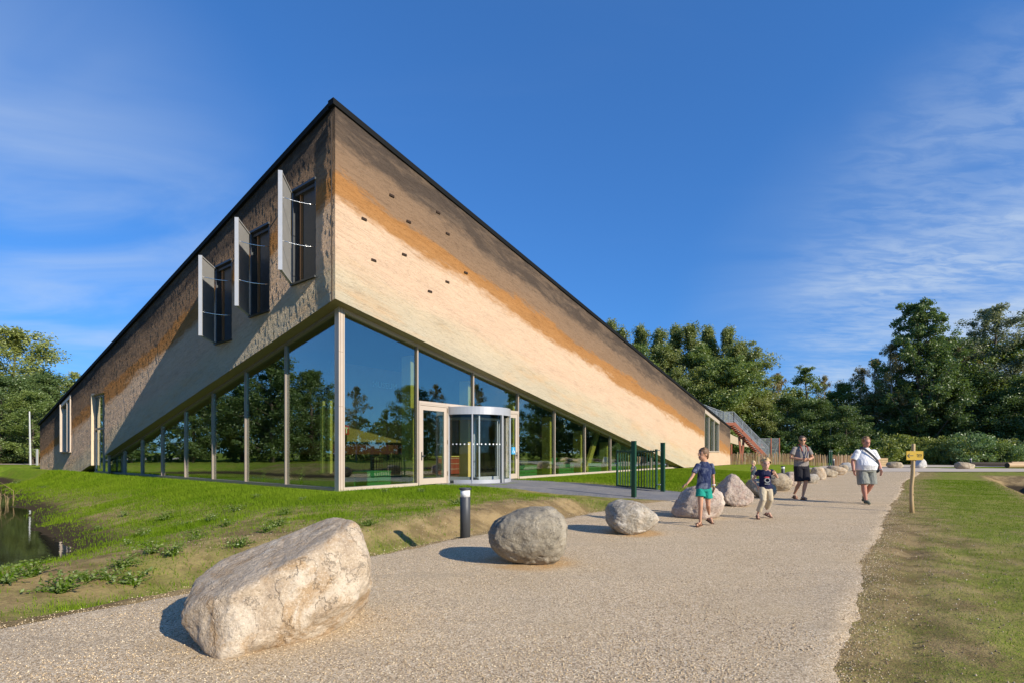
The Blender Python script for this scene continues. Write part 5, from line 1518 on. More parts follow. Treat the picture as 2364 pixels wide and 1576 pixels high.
wood("far_wood", "dense dark wood filling the background behind the single trees", [(14, 60, 84, 96, 0, 13.5, 3), (60, 105, 72, 88, 0, 13, 4), (-90, -42, 66, 80, 0, 11, 3)], 'mid', 6500, 0.22, 61)
wood("reflected_wood", "dense wood outside the picture mirrored in the glass", [(-76, -62, -50, 50, 0, 10.5, 3), (76, 90, -40, 72, 0, 8.5, 3)], 'dark', 2600, 0.34, 62)
wood("undergrowth", "dark undergrowth beneath the trees at the woodland edge", [(30, 46, 66, 74, 0, 3.4, 2), (46, 70, 66, 75, 0, 4.5, 3), (-62, -44, 58, 64, 0, 3.0, 2)], 'dark', 1500, 0.22, 63)

def shrub_proto(R, H, seed, key, n=120, nl=60, ls=0.09):
    rng = np.random.default_rng(seed); rs = random.Random(seed); cs = []; rr = []; mb = MB()
    for i in range(n):
        th = rs.uniform(0, 2 * PI); ph = rs.uniform(0, 1) ** 0.7; r = rs.uniform(0.55, 1.0)
        f = 0.85 + 0.25 * math.sin(3 * th + seed)
        p = (R * r * f * math.cos(th) * math.sqrt(1 - ph * ph * 0.9), R * r * f * math.sin(th) * math.sqrt(1 - ph * ph * 0.9), H * (0.08 + 0.9 * ph * r))
        cs.append(p); s = rs.uniform(0.12, 0.26) * R; rr.append((s, s, s * 0.9))
        if i % 8 == 0: mb.tube([(0, 0, 0), (p[0] * 0.5, p[1] * 0.5, p[2] * 0.6), p], [0.035, 0.022, 0.008], 4, False)
    V, Fq, ti = leaves(np.array(cs), np.array(rr), nl, ls, rng)
    me = np_mesh("foliage", V, Fq, False, {'tint': ti}); me.materials.append(ML[key])
    st = mb.mesh("stem"); st.materials.append(MT['bark']); return st, me, H
SH = {'a': shrub_proto(2.4, 2.6, 3, 'shrub'), 'b': shrub_proto(2.8, 3.0, 4, 'broom', 150, 70, 0.075), 'c': shrub_proto(2.2, 2.2, 5, 'mid'), 'd': shrub_proto(1.6, 1.4, 6, 'yellow', 80, 50, 0.08)}
for key, px, pyt, Y, wm, lb in (
    ('a', 2078, 1003, 60, 1.15, "bright leafy shrub behind the yellow arrow sign"), ('a', 2138, 1010, 59, 1.0, "bright leafy shrub behind the small trail marker"),
    ('a', 2200, 1008, 57, 1.0, "glossy leafy shrub left of the big feathery shrub"), ('b', 2245, 998, 56, 1.2, "big rounded feathery green shrub at the right"),
    ('c', 2300, 1020, 55, 1.0, "dark green shrub behind the logs"), ('d', 2296, 1014, 58, 1.1, "brownish faded shrub right of the feathery shrub"), ('b', 2345, 1025, 54, 1.0, "feathery shrub at the right edge above the logs"),
    ('c', 1975, 1018, 64, 1.2, "low dark shrub behind the paling fence near the man in white"), ('c', 2020, 1015, 62, 1.2, "dark shrub behind the wooden crate"),
    ('c', 20, 1030, 56, 1.2, "dark shrub on the left road verge"), ('d', 60, 1036, 57, 1.2, "low yellowish shrub behind the white pole"), ('c', -30, 1022, 54, 1.3, "shrub at the left edge of the photo by the road")):
    st, me, H = SH[key]; x = (px - CX) / F * Y; h = CAMZ + (HY - pyt) * Y / F; k = h / H
    t_ = thing("shrub", lb, "shrub", (x, Y, terr1(x, Y)), rt.uniform(0, 6), "shrubs along the woodland edge")
    obj("stem", st, None, t_, scale=(k * wm, k * wm, k)); obj("foliage", me, None, t_, scale=(k * wm, k * wm, k))

# ================================================================== GRASS, WEEDS, PEBBLES
t = NT("grass_blades")
at = t.attr('tint')
c = t.mix(at, (0.085, 0.175, 0.006), (0.23, 0.32, 0.025))
d = t.n('ShaderNodeBsdfDiffuse'); t.l(c, d.inputs[0]); tl = t.n('ShaderNodeBsdfTranslucent'); t.l(c, tl.inputs[0])
ms_ = t.n('ShaderNodeMixShader'); ms_.inputs[0].default_value = 0.35; t.l(d.outputs[0], ms_.inputs[1]); t.l(tl.outputs[0], ms_.inputs[2]); t.l(ms_.outputs[0], t.out.inputs['Surface'])
M_BLADE = t.m
def grass(name, label, n, wr, qr, hmin, hmax, seed, dens_pow=1.6, wid=0.006):
    rng = np.random.default_rng(seed)
    w = rng.uniform(*wr, n); q = rng.uniform(*qr, n)
    x, y = xy(w, q)
    m = grass_mask(x, y)
    dist = np.hypot(x, y)
    vis = (y > 1.5) & (np.abs(x) < 1.12 * y + 1.5)
    keep = (rng.random(n) < np.clip(m, 0, 1) ** dens_pow) & vis & (pond_sd(w, q) > 0.1) & ~((q < -13.45) & (w > 8.85)) & ~((w > 13.35) & (w < 17.7) & (q < -4.8) & (q > -13.6))
    keep &= ~((q > path_left(w) - 0.05) & (q < path_right(w) + 0.05))
    x, y, m, dist = x[keep], y[keep], m[keep], dist[keep]; k = len(x)
    z = terrain(x, y) - 0.004
    # tufts: let blades lean away from each other
    h = rng.uniform(hmin, hmax, k) * (0.45 + 0.75 * m)
    th = rng.uniform(0, 2 * PI, k); lean = rng.uniform(0.05, 0.75, k) * h
    wd = wid * (0.8 + 0.10 * dist) * 0.5
    px_, py_ = -np.sin(th) * wd, np.cos(th) * wd
    V = np.stack([np.stack([x + px_, y + py_, z], 1), np.stack([x - px_, y - py_, z], 1), np.stack([x + np.cos(th) * lean, y + np.sin(th) * lean, z + h], 1)], 1).reshape(-1, 3)
    tint = np.clip(0.35 * rng.random(k) + 0.75 * fbm(x * 0.9, y * 0.9, 91, 4) - 0.05, 0, 1)
    me = np_mesh(name, V, np.arange(k * 3).reshape(k, 3), False, {'tint': np.repeat(tint, 3)})
    return tag(obj(name, me, M_BLADE), label, "grass", None, 'stuff')
grass("lawn_grass", "short green lawn grass between the museum and the gravel path", 620000, (-1, 36), (-21, -4), 0.03, 0.085, 5)
grass("verge_grass", "thin young grass growing through bare soil right of the path", 230000, (0, 34), (-0.6, 6), 0.012, 0.042, 6, 1.2, 0.004)
grass("bank_grass", "patchy grass on the slope down to the pond", 260000, (-3, 14), (-44, -5.5), 0.04, 0.12, 7)

def weed_proto(seed, R, H, n, ls):
    rng = np.random.default_rng(seed); rs = random.Random(seed); mb = MB(); V = []; Fq = []; ti = []
    for i in range(n):
        th = rs.uniform(0, 2 * PI); L = R * rs.uniform(0.4, 1.0); up = H * rs.uniform(0.25, 1.0)
        nl = rs.randint(6, 10)
        for j in range(nl):
            u = (j + 1) / nl; p = Vector((math.cos(th) * L * u, math.sin(th) * L * u, up * math.sin(u * 1.9)))
            a = Vector((rs.gauss(0, 1), rs.gauss(0, 1), rs.gauss(0.2, .5))).normalized(); b = a.cross(Vector((rs.gauss(0, 1), rs.gauss(0, 1), rs.gauss(0, 1)))).normalized(); s = ls * rs.uniform(0.6, 1.3)
            k = len(V); V += [tuple(p), tuple(p + a * s * 0.6 + b * s * 0.35), tuple(p + a * s * 1.3), tuple(p + a * s * 0.6 - b * s * 0.35)]; Fq.append((k, k + 1, k + 2, k + 3)); ti += [rs.random()] * 4
        mb.tube([(0, 0, 0), (math.cos(th) * L * 0.5, math.sin(th) * L * 0.5, up * 0.81), (math.cos(th) * L, math.sin(th) * L, up * 0.94)], [0.006, 0.004, 0.002], 3, False)
    me = np_mesh("leaf_rosette", np.array(V), np.array(Fq), False, {'tint': np.array(ti)}); me.materials.append(ML['mid'])
    st = mb.mesh("stem"); st.materials.append(ML['mid'] if False else M_BLADE); return st, me
WP = [weed_proto(1, 0.32, 0.24, 30, 0.036), weed_proto(2, 0.24, 0.18, 24, 0.032), weed_proto(3, 0.20, 0.75, 12, 0.06)]
def px_ground(px, py):
    z = 0.0; 
    for _ in range(25):
        Y = (CAMZ - z) * F / (py - HY); X = (px - CX) / F * Y; z = 0.5 * z + 0.5 * terr1(X, Y)
    return X, Y, terr1(X, Y)
weeds = [(382, 1200, 0), (485, 1203, 0), (545, 1180, 1), (555, 1262, 0), (352, 1276, 0), (395, 1283, 0), (300, 1256, 1), (230, 1222, 1), (975, 1136, 1), (852, 1213, 0), (658, 1188, 0),
         (252, 1338, 1), (140, 1368, 0), (205, 1340, 1), (455, 1246, 0), (612, 1230, 1), (290, 1190, 1), (335, 1236, 0), (420, 1215, 1), (640, 1215, 1), (100, 1126, 1), (40, 1116, 0), (75, 1330, 0), (310, 1350, 1), (520, 1215, 1), (890, 1138, 0), (1052, 1165, 1), (700, 1155, 1), (590, 1150, 1), (285, 1310, 1), (15, 1345, 0)]
ORD = 'leftmost second third fourth fifth sixth seventh eighth ninth tenth eleventh twelfth thirteenth fourteenth fifteenth sixteenth seventeenth eighteenth nineteenth twentieth'.split()
weeds.sort()
for wi, (px, py, k) in enumerate(weeds):
    X, Y, Z = px_ground(px, py)
    t_ = thing("weed", "%s, %s on the slope before the museum" % (("leafy spreading weed clump", "small low weed")[k], ("leftmost weed" if wi == 0 else ORD[wi] + " weed from the left" if wi < 16 else "rightmost weed" if wi == len(weeds) - 1 else ORD[len(weeds) - 1 - wi] + " weed from the right")), "weed", (X, Y, Z - 0.01), rt.uniform(0, 6), "weeds on the slope before the museum")
    s = rt.uniform(0.6, 1.05)
    obj("stem", WP[k][0], None, t_, scale=(s, s, s)); tag(obj("leaf_rosette", WP[k][1], None, t_, scale=(s, s, s)), kind="stuff")
for px, py, h, lb in ((694, 1119, 1.0, "tallest upright weed in front of the last left pane by the corner post"), (608, 1113, 0.7, "upright weed in front of the second left pane from the corner"), (378, 1092, 0.5, "small upright weed at the foot of the far left panes"), (458, 1102, 0.5, "small upright weed at the foot of the middle left panes")):
    X, Y, Z = px_ground(px, py)
    t_ = thing("weed", lb, "weed", (X, Y, Z - 0.01), rt.uniform(0, 6)); obj("stem", WP[2][0], None, t_, scale=(h, h, h)); tag(obj("leaf_rosette", WP[2][1], None, t_, scale=(h, h, h)), kind="stuff")
# reeds in the pond corner
m = MB(); rs = random.Random(9)
for k in range(60):
    a = rs.uniform(0, 2 * PI); r = rs.uniform(0, 0.6); x_, y_ = r * math.cos(a) * 1.4, r * math.sin(a); h_ = rs.uniform(0.35, 0.85)
    m.tube([(x_, y_, -0.1), (x_ + rs.uniform(-.1, .1), y_, h_ * 0.6), (x_ + rs.uniform(-.3, .3), y_ + rs.uniform(-.2, .2), h_)], [0.012, 0.009, 0.003], 3, False)
X, Y = ground_pt(8, 1165, POND_Z)
t_ = thing("reed_clump", "dry brown reed clump at the left edge of the pond", "reeds", (X - 0.5, Y, POND_Z), 0)
m.build("stems", plain("dry_reed", (0.26, 0.19, 0.10), 0.9, 0, 0.4, 9), t_)

# pebbles: loose stones of the gravel near the camera
def pebbles(n, wr, qr, smin, smax, seed, name, label, near_pow):
    rng = np.random.default_rng(seed)
    w = rng.uniform(*wr, n); q = rng.uniform(*qr, n); x, y = xy(w, q)
    dist = np.hypot(x, y)
    keep = (y > 1.2) & (np.abs(x) < 1.1 * y + 0.6) & (rng.random(n) < np.clip((3.0 / np.maximum(dist, 1)) ** near_pow, 0, 1))
    e0 = q - path_left(w); e1 = path_right(w) - q
    keep &= (rng.random(n) < np.clip(0.45 + np.minimum(e0, e1) / 0.8, 0.0, 1))
    x, y, dist, e = x[keep], y[keep], dist[keep], np.minimum(e0, e1)[keep]; k = len(x)
    base = np.array([(1, 0, 0), (-1, 0, 0), (0, 1, 0), (0, -1, 0), (0, 0, 1), (0, 0, -1)], float)
    Fb = np.array([(0, 2, 4), (2, 1, 4), (1, 3, 4), (3, 0, 4), (2, 0, 5), (1, 2, 5), (3, 1, 5), (0, 3, 5)])
    s = rng.uniform(smin, smax, (k, 1, 1)) * np.array([1, 0.8, 0.55]) * rng.uniform(0.7, 1.3, (k, 6, 3))
    P_ = base[None] * s
    th = rng.uniform(0, 2 * PI, k); c_, s_ = np.cos(th)[:, None], np.sin(th)[:, None]
    X_ = P_[..., 0] * c_ - P_[..., 1] * s_; Y_ = P_[..., 0] * s_ + P_[..., 1] * c_
    z0 = np.where(e > 0, 0.015, terrain(x, y) + 0.002)
    V = np.stack([X_ + x[:, None], Y_ + y[:, None], P_[..., 2] + z0[:, None] + 0.001], -1).reshape(-1, 3)
    Fq = (Fb[None] + 6 * np.arange(k)[:, None, None]).reshape(-1, 3)
    me = np_mesh(name, V, Fq, False, {'tint': np.repeat(rng.random(k), 6)})
    t = NT(name + "_stone"); col = t.cramp(t.attr('tint'), [(0, (0.13, 0.10, 0.065)), (0.25, (0.44, 0.335, 0.205)), (0.55, (0.61, 0.465, 0.28)), (0.8, (0.72, 0.57, 0.36)), (1, (0.84, 0.73, 0.52))])
    t.pbr(col, 0.85, spec=0.25)
    return tag(obj(name, me, t.m), label, "gravel", None, 'stuff')
pebbles(170000, (-2, 12), (-6.0, 0.1), 0.0035, 0.008, 3, "loose_gravel", "loose pale gravel stones covering the path in the foreground", 1.3)
def edge_pebbles(n, seed):
    rng = np.random.default_rng(seed)
    w = rng.uniform(-1, 22, n); o = np.abs(rng.normal(0, 0.22, n)) - 0.12
    right = rng.random(n) < 0.7
    q = np.where(right, path_right(w) + o, path_left(w) - o * 0.8)
    x, y = xy(w, q); keep = (y > 1.2) & (np.abs(x) < 1.1 * y + 0.6); x, y = x[keep], y[keep]; k = len(x)
    base = np.array([(1, 0, 0), (-1, 0, 0), (0, 1, 0), (0, -1, 0), (0, 0, 1), (0, 0, -1)], float)
    Fb = np.array([(0, 2, 4), (2, 1, 4), (1, 3, 4), (3, 0, 4), (2, 0, 5), (1, 2, 5), (3, 1, 5), (0, 3, 5)])
    s = (0.003 + 0.004 * rng.random((k, 1, 1)) ** 2) * rng.uniform(0.6, 1.4, (k, 6, 3)); P_ = base[None] * s
    V = (P_ + np.stack([x, y, np.maximum(terrain(x, y), 0.0) + 0.003], 1)[:, None, :]).reshape(-1, 3)
    me = np_mesh("edge_gravel", V, (Fb[None] + 6 * np.arange(k)[:, None, None]).reshape(-1, 3), False, {'tint': np.repeat(rng.random(k), 6)})
    tag(obj("edge_gravel", me, bpy.data.materials["loose_gravel_stone"]), "stray gravel stones along both edges of the path", "gravel", None, 'stuff')
edge_pebbles(15000, 13)
# soil crumbs right of the path and on the ditch bank
def crumbs():
    rng = np.random.default_rng(8); n = 26000
    w = rng.uniform(1.5, 16, n); q = rng.uniform(-0.6, 4, n)
    n2 = 9000; w2 = rng.uniform(3, 13, n2); t2 = rng.uniform(1.0, 2.8, n2); q2 = path_left(w2) - t2
    w = np.concatenate([w, w2]); q = np.concatenate([q, q2]); n += n2
    x, y = xy(w, q); keep = (rng.random(n) < 0.9 - 0.7 * grass_mask(x, y)) & (y > 1.2) & (np.abs(x) < 1.1 * y + 0.5)
    x, y = x[keep], y[keep]; k = len(x)
    base = np.array([(1, 0, 0), (-1, 0, 0), (0, 1, 0), (0, -1, 0), (0, 0, 1), (0, 0, -1)], float)
    Fb = np.array([(0, 2, 4), (2, 1, 4), (1, 3, 4), (3, 0, 4), (2, 0, 5), (1, 2, 5), (3, 1, 5), (0, 3, 5)])
    s = (0.003 + 0.008 * rng.random((k, 1, 1)) ** 3) * rng.uniform(0.6, 1.4, (k, 6, 3)); P_ = base[None] * s
    V = (P_ + np.stack([x, y, terrain(x, y)], 1)[:, None, :]).reshape(-1, 3)
    me = np_mesh("soil_crumbs", V, (Fb[None] + 6 * np.arange(k)[:, None, None]).reshape(-1, 3), False, {'tint': np.repeat(rng.random(k), 6)})
    t = NT("soil_crumb"); t.pbr(t.cramp(t.attr('tint'), [(0, (0.19, 0.135, 0.085)), (0.7, (0.38, 0.285, 0.18)), (1, (0.55, 0.46, 0.33))]), 0.95)
    tag(obj("soil_crumbs", me, t.m), "loose crumbs of bare soil beside the path", "soil", None, 'stuff')
crumbs()
# ================================================================== PEOPLE
def skin_mat(name, col, red=1.0):
    t = NT(name); v = t.coord('Object'); n1 = t.noise(v, 14, 4)
    c = t.mix(n1, tuple(x * 0.9 for x in col), (col[0] * 1.1, col[1] * 1.02, col[2]))
    p = t.pbr(c, 0.55, 0, t.bump(t.noise(v, 90, 3), 0.08, 0.002), spec=0.35)
    p.inputs['Subsurface Weight'].default_value = 0.12; p.inputs['Subsurface Radius'].default_value = (0.02, 0.008, 0.004)
    return t.m
def cloth_mat(name, a, b, sc=5.0, blotch=False):
    t = NT(name); v = t.coord('Object'); n1 = t.noise(v, sc, 4, 0.6)
    k = t.ramp(n1, 0.42, 0.6) if blotch else n1
    f = t.noise(t.coord('Object', (1.0, 1.0, 0.45)), 13.0, 4, 0.55, 0.8)
    t.pbr(t.mix(k, a, b), 0.9, 0, t.bump(f, 0.9, 0.035), spec=0.15); return t.m
def hair_mat(name, a, b):
    t = NT(name); v = t.coord('Object', (1, 1, 0.35)); n1 = t.noise(v, 45, 4, 0.6)
    t.pbr(t.mix(n1, a, b), 0.6, 0, t.bump(n1, 0.8, 0.01)); return t.m
def loft(mb, rings, n=16):
    vs = []; fs = []
    for c, rx, ry in rings:
        for k in range(n):
            a = 2 * PI * k / n; vs.append((c[0] + rx * math.cos(a), c[1] + ry * math.sin(a), c[2]))
    for i in range(len(rings) - 1):
        for k in range(n): fs.append((i * n + k, i * n + (k + 1) % n, (i + 1) * n + (k + 1) % n, (i + 1) * n + k))
    fs.append(tuple(range(n))[::-1]); fs.append(tuple((len(rings) - 1) * n + k for k in range(n)))
    mb.add(vs, fs)
def limb(mb, pts, rad):
    mb.tube(pts, rad, 12)
    for p, r in zip(pts, rad): mb.ell(p, (r, r, r), 10, 7)
def fuse(mb, voxel, smooth=3):
    me = mb.mesh("fused")
    me = evaluated(me, [('REMESH', dict(mode='VOXEL', voxel_size=voxel)), ('SMOOTH', dict(iterations=smooth, factor=0.5))])
    me.polygons.foreach_set("use_smooth", [True] * len(me.polygons)); return me
V3 = Vector
def hand(mb_f, mb_p, wrist, d, curl, s, side, palm_n):
    """palm into the fused body, five fingers as bent tapered tubes rooted in the palm"""
    d = V3(d).normalized(); pn = V3(palm_n); pn = (pn - d * pn.dot(d)).normalized(); lat = d.cross(pn).normalized() * side
    L = 0.095 * s
    M = Matrix((lat, pn, d)).transposed()
    mb_p.ell(V3(wrist) + d * L * 0.5, (0.040 * s, 0.017 * s, L * 0.62), 12, 8, M)
    for k, (o, ln) in enumerate(((-0.028, 0.066), (-0.010, 0.075), (0.009, 0.072), (0.027, 0.058))):
        p = V3(wrist) + d * L * 0.85 + lat * o * s
        pts = [p]; dd = d + lat * o * 3.0
        for j in range(3):
            c = curl * (0.25 + 0.4 * j); q = (dd.normalized() * math.cos(c) + pn * math.sin(c))
            pts.append(pts[-1] + q * ln * s / 2.6)
        mb_f.tube(pts, [0.0095 * s, 0.0088 * s, 0.008 * s, 0.006 * s], 7)
    p = V3(wrist) + d * L * 0.25 - lat * 0.028 * s
    mb_f.tube([p, p - lat * 0.028 * s + d * 0.022 * s + pn * 0.006 * s, p - lat * 0.034 * s + d * 0.055 * s + pn * 0.018 * s], [0.013 * s, 0.011 * s, 0.007 * s], 7)
def foot_pts(an, toe, r):
    an = V3(an); toe = V3(toe); heel = an + V3((0, 0, 0)) - (toe - an).normalized() * r * 0.6
    return an, toe, heel

def person(label, loc, S, J, mats, opt):
    """J: joints in metres, x to the right of the photo, y away from the camera, z up from the ground"""
    root = thing("person", label, "person", loc, 0)
    sk, sh, pa, ha, so = mats
    j = {k: V3(v) for k, v in J.items()}
    hr = opt.get('hr', 0.115 * S); c = j['head']; f = V3(opt['face']).normalized(); sd = V3((-f.y, f.x, 0)).normalized()
    Mh = Matrix((sd, f, V3((0, 0, 1)))).transposed()
    b = MB()
    b.ell(c + V3((0, 0, 0.012)) - f * 0.01, (hr * 0.67, hr * 0.84, hr * 0.92), 18, 12, Mh)
    b.ell(c + f * hr * 0.16 + V3((0, 0, -hr * 0.45)), (hr * 0.52, hr * 0.62, hr * 0.58), 14, 10, Mh)
    b.ell(c + f * hr * 0.42 + V3((0, 0, -hr * 0.86)), (hr * 0.26, hr * 0.22, hr * 0.16), 10, 8, Mh)           # chin
    limb(b, [c + V3((0, 0, -hr * 0.6)) - f * 0.015, j['neck'] + V3((0, 0, -0.02))], [hr * 0.45, hr * 0.50])
    for s_ in (-1, 1): b.ell(c + sd * s_ * hr * 0.66 + V3((0, 0, -0.01)) - f * hr * 0.05, (hr * 0.08, hr * 0.16, hr * 0.24), 8, 6, Mh)
    bw = opt.get('build', 1.0)
    # torso (under the clothes)
    chest = (j['shL'] + j['shR']) / 2; hip = (j['hipL'] + j['hipR']) / 2
    sw = (j['shR'] - j['shL']).length / 2
    limb(b, [j['shL'] + V3((0.02, 0, 0)), j['shR'] - V3((0.02, 0, 0))], [0.045 * S] * 2)
    loft(b, [(chest + V3((0, 0, 0.01)), sw * 0.85, 0.075 * S * bw), (chest * 0.6 + hip * 0.4, sw * 0.82 * bw, 0.085 * S * bw), (hip + V3((0, 0, 0.06 * S)), sw * 0.75 * bw, 0.085 * S * bw), (hip - V3((0, 0, 0.05 * S)), sw * 0.7 * bw, 0.085 * S * bw)])
    fing = MB()
    lw = opt.get('limb', 1.0)
    for s_ in 'LR':
        limb(b, [j['sh' + s_], j['sh' + s_] * 0.45 + j['el' + s_] * 0.55, j['el' + s_], j['el' + s_] * 0.6 + j['wr' + s_] * 0.4, j['wr' + s_]], [x * S * lw for x in (0.050, 0.045, 0.037, 0.038, 0.025)])
        hv, hc, pn = opt['hand' + s_]
        hand(fing, b, j['wr' + s_], hv, hc, S, -1 if s_ == 'L' else 1, pn)
        kn, an = j['knee' + s_], j['ank' + s_]
        limb(b, [j['hip' + s_], j['hip' + s_] * 0.5 + kn * 0.5, kn, kn * 0.65 + an * 0.35 + V3((0, 0.012 * S, 0)), an * 0.8 + kn * 0.2, an], [x * S * lw for x in (0.085, 0.072, 0.052, 0.054, 0.034, 0.032)])
        toe = j['toe' + s_]; dv = (toe - an); 
        heel = an - V3((dv.x, dv.y, 0)).normalized() * 0.03 * S + V3((0, 0, -(an.z - toe.z) * 0.75 if an.z - toe.z > 0.02 else -0.03))
        limb(b, [heel, an * 0.35 + toe * 0.65, toe], [0.034 * S, 0.036 * S, 0.028 * S])
        j['heel' + s_] = heel
    b.ell(c + f * hr * 0.86 + V3((0, 0, -hr * 0.10)), (hr * 0.12, hr * 0.16, hr * 0.20), 8, 6, Mh)            # nose
    me = fuse(b, 0.0085 * max(0.8, S), 2)
    bm = bmesh.new(); bm.from_mesh(me); bm.from_mesh(fing.mesh("f", True)); 
    for fc in bm.faces: fc.smooth = True
    bm.to_mesh(me); bm.free()
    obj("body", me, sk, root)
    # face
    ey = MB()
    for s_ in (-1, 1): ey.ell(c + f * hr * 0.72 + sd * s_ * hr * 0.29 + V3((0, 0, hr * 0.06)), (hr * 0.10, hr * 0.07, hr * 0.055), 8, 6, Mh)
    ey.build("eyes", M_EYE, root, smooth=True)
    mo = MB(); mo.ell(c + f * hr * 0.735 + V3((0, 0, -hr * 0.50)), (hr * 0.20, hr * 0.05, hr * 0.045), 10, 6, Mh); mo.build("mouth", M_LIP, root, smooth=True)
    if opt.get('glasses'):
        g = MB()
        for s_ in (-1, 1):
            g.ell(c + f * hr * 0.80 + sd * s_ * hr * 0.32 + V3((0, 0, hr * 0.05)), (hr * 0.26, hr * 0.06, hr * 0.16), 10, 6, Mh)
            g.bar(c + f * hr * 0.76 + sd * s_ * hr * 0.58 + V3((0, 0, hr * 0.08)), c + sd * s_ * hr * 0.70 + V3((0, 0, hr * 0.06)), 0.008)
        g.build("sunglasses", M_EYE, root)
    # hair
    h = MB(); rs = random.Random(hash(label) % 1000 if False else len(label))
    hb = opt.get('hairback', 0.35)
    h.ell(c + V3((0, 0, hr * 0.26)) - f * hr * 0.14, (hr * 0.76, hr * 0.88, hr * 0.82), 16, 10, Mh)
    for k in range(opt.get('curls', 16)):
        a = rs.uniform(0, 2 * PI); e = rs.uniform(0.0, 1.2)
        dv = sd * math.cos(a) * math.cos(e) + f * math.sin(a) * math.cos(e) + V3((0, 0, math.sin(e)))
        if dv.dot(f) > 0.45 and dv.z < 0.62: continue
        p = c + V3((dv.x * hr * 0.72, dv.y * hr * 0.80, dv.z * hr * 0.9)) + V3((0, 0, hr * 0.12)) - f * hr * 0.1
        r = hr * rs.uniform(0.16, 0.28); h.ell(p, (r, r, r), 8, 6)
    for s_ in (-1, 1): h.ell(c + sd * s_ * hr * 0.6 - f * hr * 0.34 + V3((0, 0, -hr * 0.02)), (hr * 0.18, hr * 0.36, hr * 0.42), 10, 7, Mh)
    h.ell(c - f * hr * 0.62 + V3((0, 0, -hr * hb)), (hr * 0.56, hr * 0.32, hr * 0.55), 12, 8, Mh)
    hm = fuse(h, 0.008, 1)
    bm = bmesh.new(); bm.from_mesh(hm)                       # cut the face free
    dele = [v for v in bm.verts if (v.co - c).dot(f) > hr * 0.40 and (v.co - c).z < hr * opt.get('fringe', 0.42)]
    bmesh.ops.delete(bm, geom=dele, context='VERTS'); bm.to_mesh(hm); bm.free()
    obj("hair", hm, ha, root)
    # shirt
    t_ = MB(); hem = opt['hem']; hw = opt['hemw']
    ctr = lambda z: (chest * ((z - hip.z) / (chest.z - hip.z)) + hip * (1 - (z - hip.z) / (chest.z - hip.z)))
    dpt = opt.get('depth', 0.10) * S
    cz = chest.z; bel = opt.get('belly', 0)
    rings = [(V3((hw[0], ctr(hem).y, hem)), hw[1], dpt * 1.08 + bel * 0.7), (ctr(hem * 0.72 + cz * 0.28) + V3((0, -bel * 0.55, 0)), opt['midw'] , dpt * 1.05 + bel), (ctr(hem * 0.4 + cz * 0.6) + V3((0, -bel * 0.2, 0)), opt['midw'] * 0.98, dpt * 1.05 + bel * 0.5),
             (ctr(cz - 0.06 * S), sw * 0.98, dpt), (chest + V3((0, 0, 0.035 * S)), sw * 0.72, dpt * 0.72), (j['neck'] + V3((0, 0, -0.012 * S)), hr * 0.62, hr * 0.60)]
    loft(t_, rings, 20)
    sl = opt.get('sleeve', 0.62)
    for s_ in 'LR':
        e = j['sh' + s_].lerp(j['el' + s_], sl)
        limb(t_, [j['sh' + s_] + (chest - j['sh' + s_]) * 0.2, j['sh' + s_], j['sh' + s_].lerp(e, 0.55)], [0.058 * S * lw, 0.062 * S * lw, 0.062 * S * lw])
        t_.tube([j['sh' + s_].lerp(e, 0.3), e], [0.064 * S * lw, 0.070 * S * lw], 14)
    shirt = obj("shirt", fuse(t_, 0.0085, 3), sh, root)
    # shorts or trousers
    q = MB(); wst = hem + 0.04 * S
    loft(q, [(hip - V3((0, 0, 0.055 * S)), opt['shortw'] * 0.98, dpt * 1.02 + bel * 0.3), (hip + V3((0, 0, 0.02)), opt['shortw'], dpt * 1.02 + bel * 0.45), (V3((hw[0], hip.y, wst)), hw[1] * 0.9, dpt * 0.95 + bel * 0.45)], 18)
    for s_ in 'LR':
        kn, an = j['knee' + s_], j['ank' + s_]; hp = j['hip' + s_]
        lw2 = opt['legw']
        cut = opt['cuff' + s_]
        if cut >= kn.z:
            k = (hp.z - cut) / max(1e-3, hp.z - kn.z); e = hp.lerp(kn, min(1, k))
            q.tube([hp + V3((0, 0, 0.0)), hp.lerp(e, 0.5), e], [lw2 * 0.95, lw2 * 1.0, lw2 * opt.get('flare', 1.0)], 16); q.ell(hp, (lw2 * 0.95,) * 3, 12, 8)
        else:
            k = (kn.z - cut) / max(1e-3, kn.z - an.z); e = kn.lerp(an, min(1, k))
            q.tube([hp, hp.lerp(kn, 0.5), kn, kn.lerp(e, 0.5), e], [lw2, lw2 * 0.92, lw2 * 0.74, lw2 * 0.72, lw2 * 0.70], 16); q.ell(hp, (lw2,) * 3, 12, 8); q.ell(kn, (lw2 * 0.74,) * 3, 10, 7)
    obj(opt.get('lower', "shorts"), fuse(q, 0.0085, 2), pa, root)
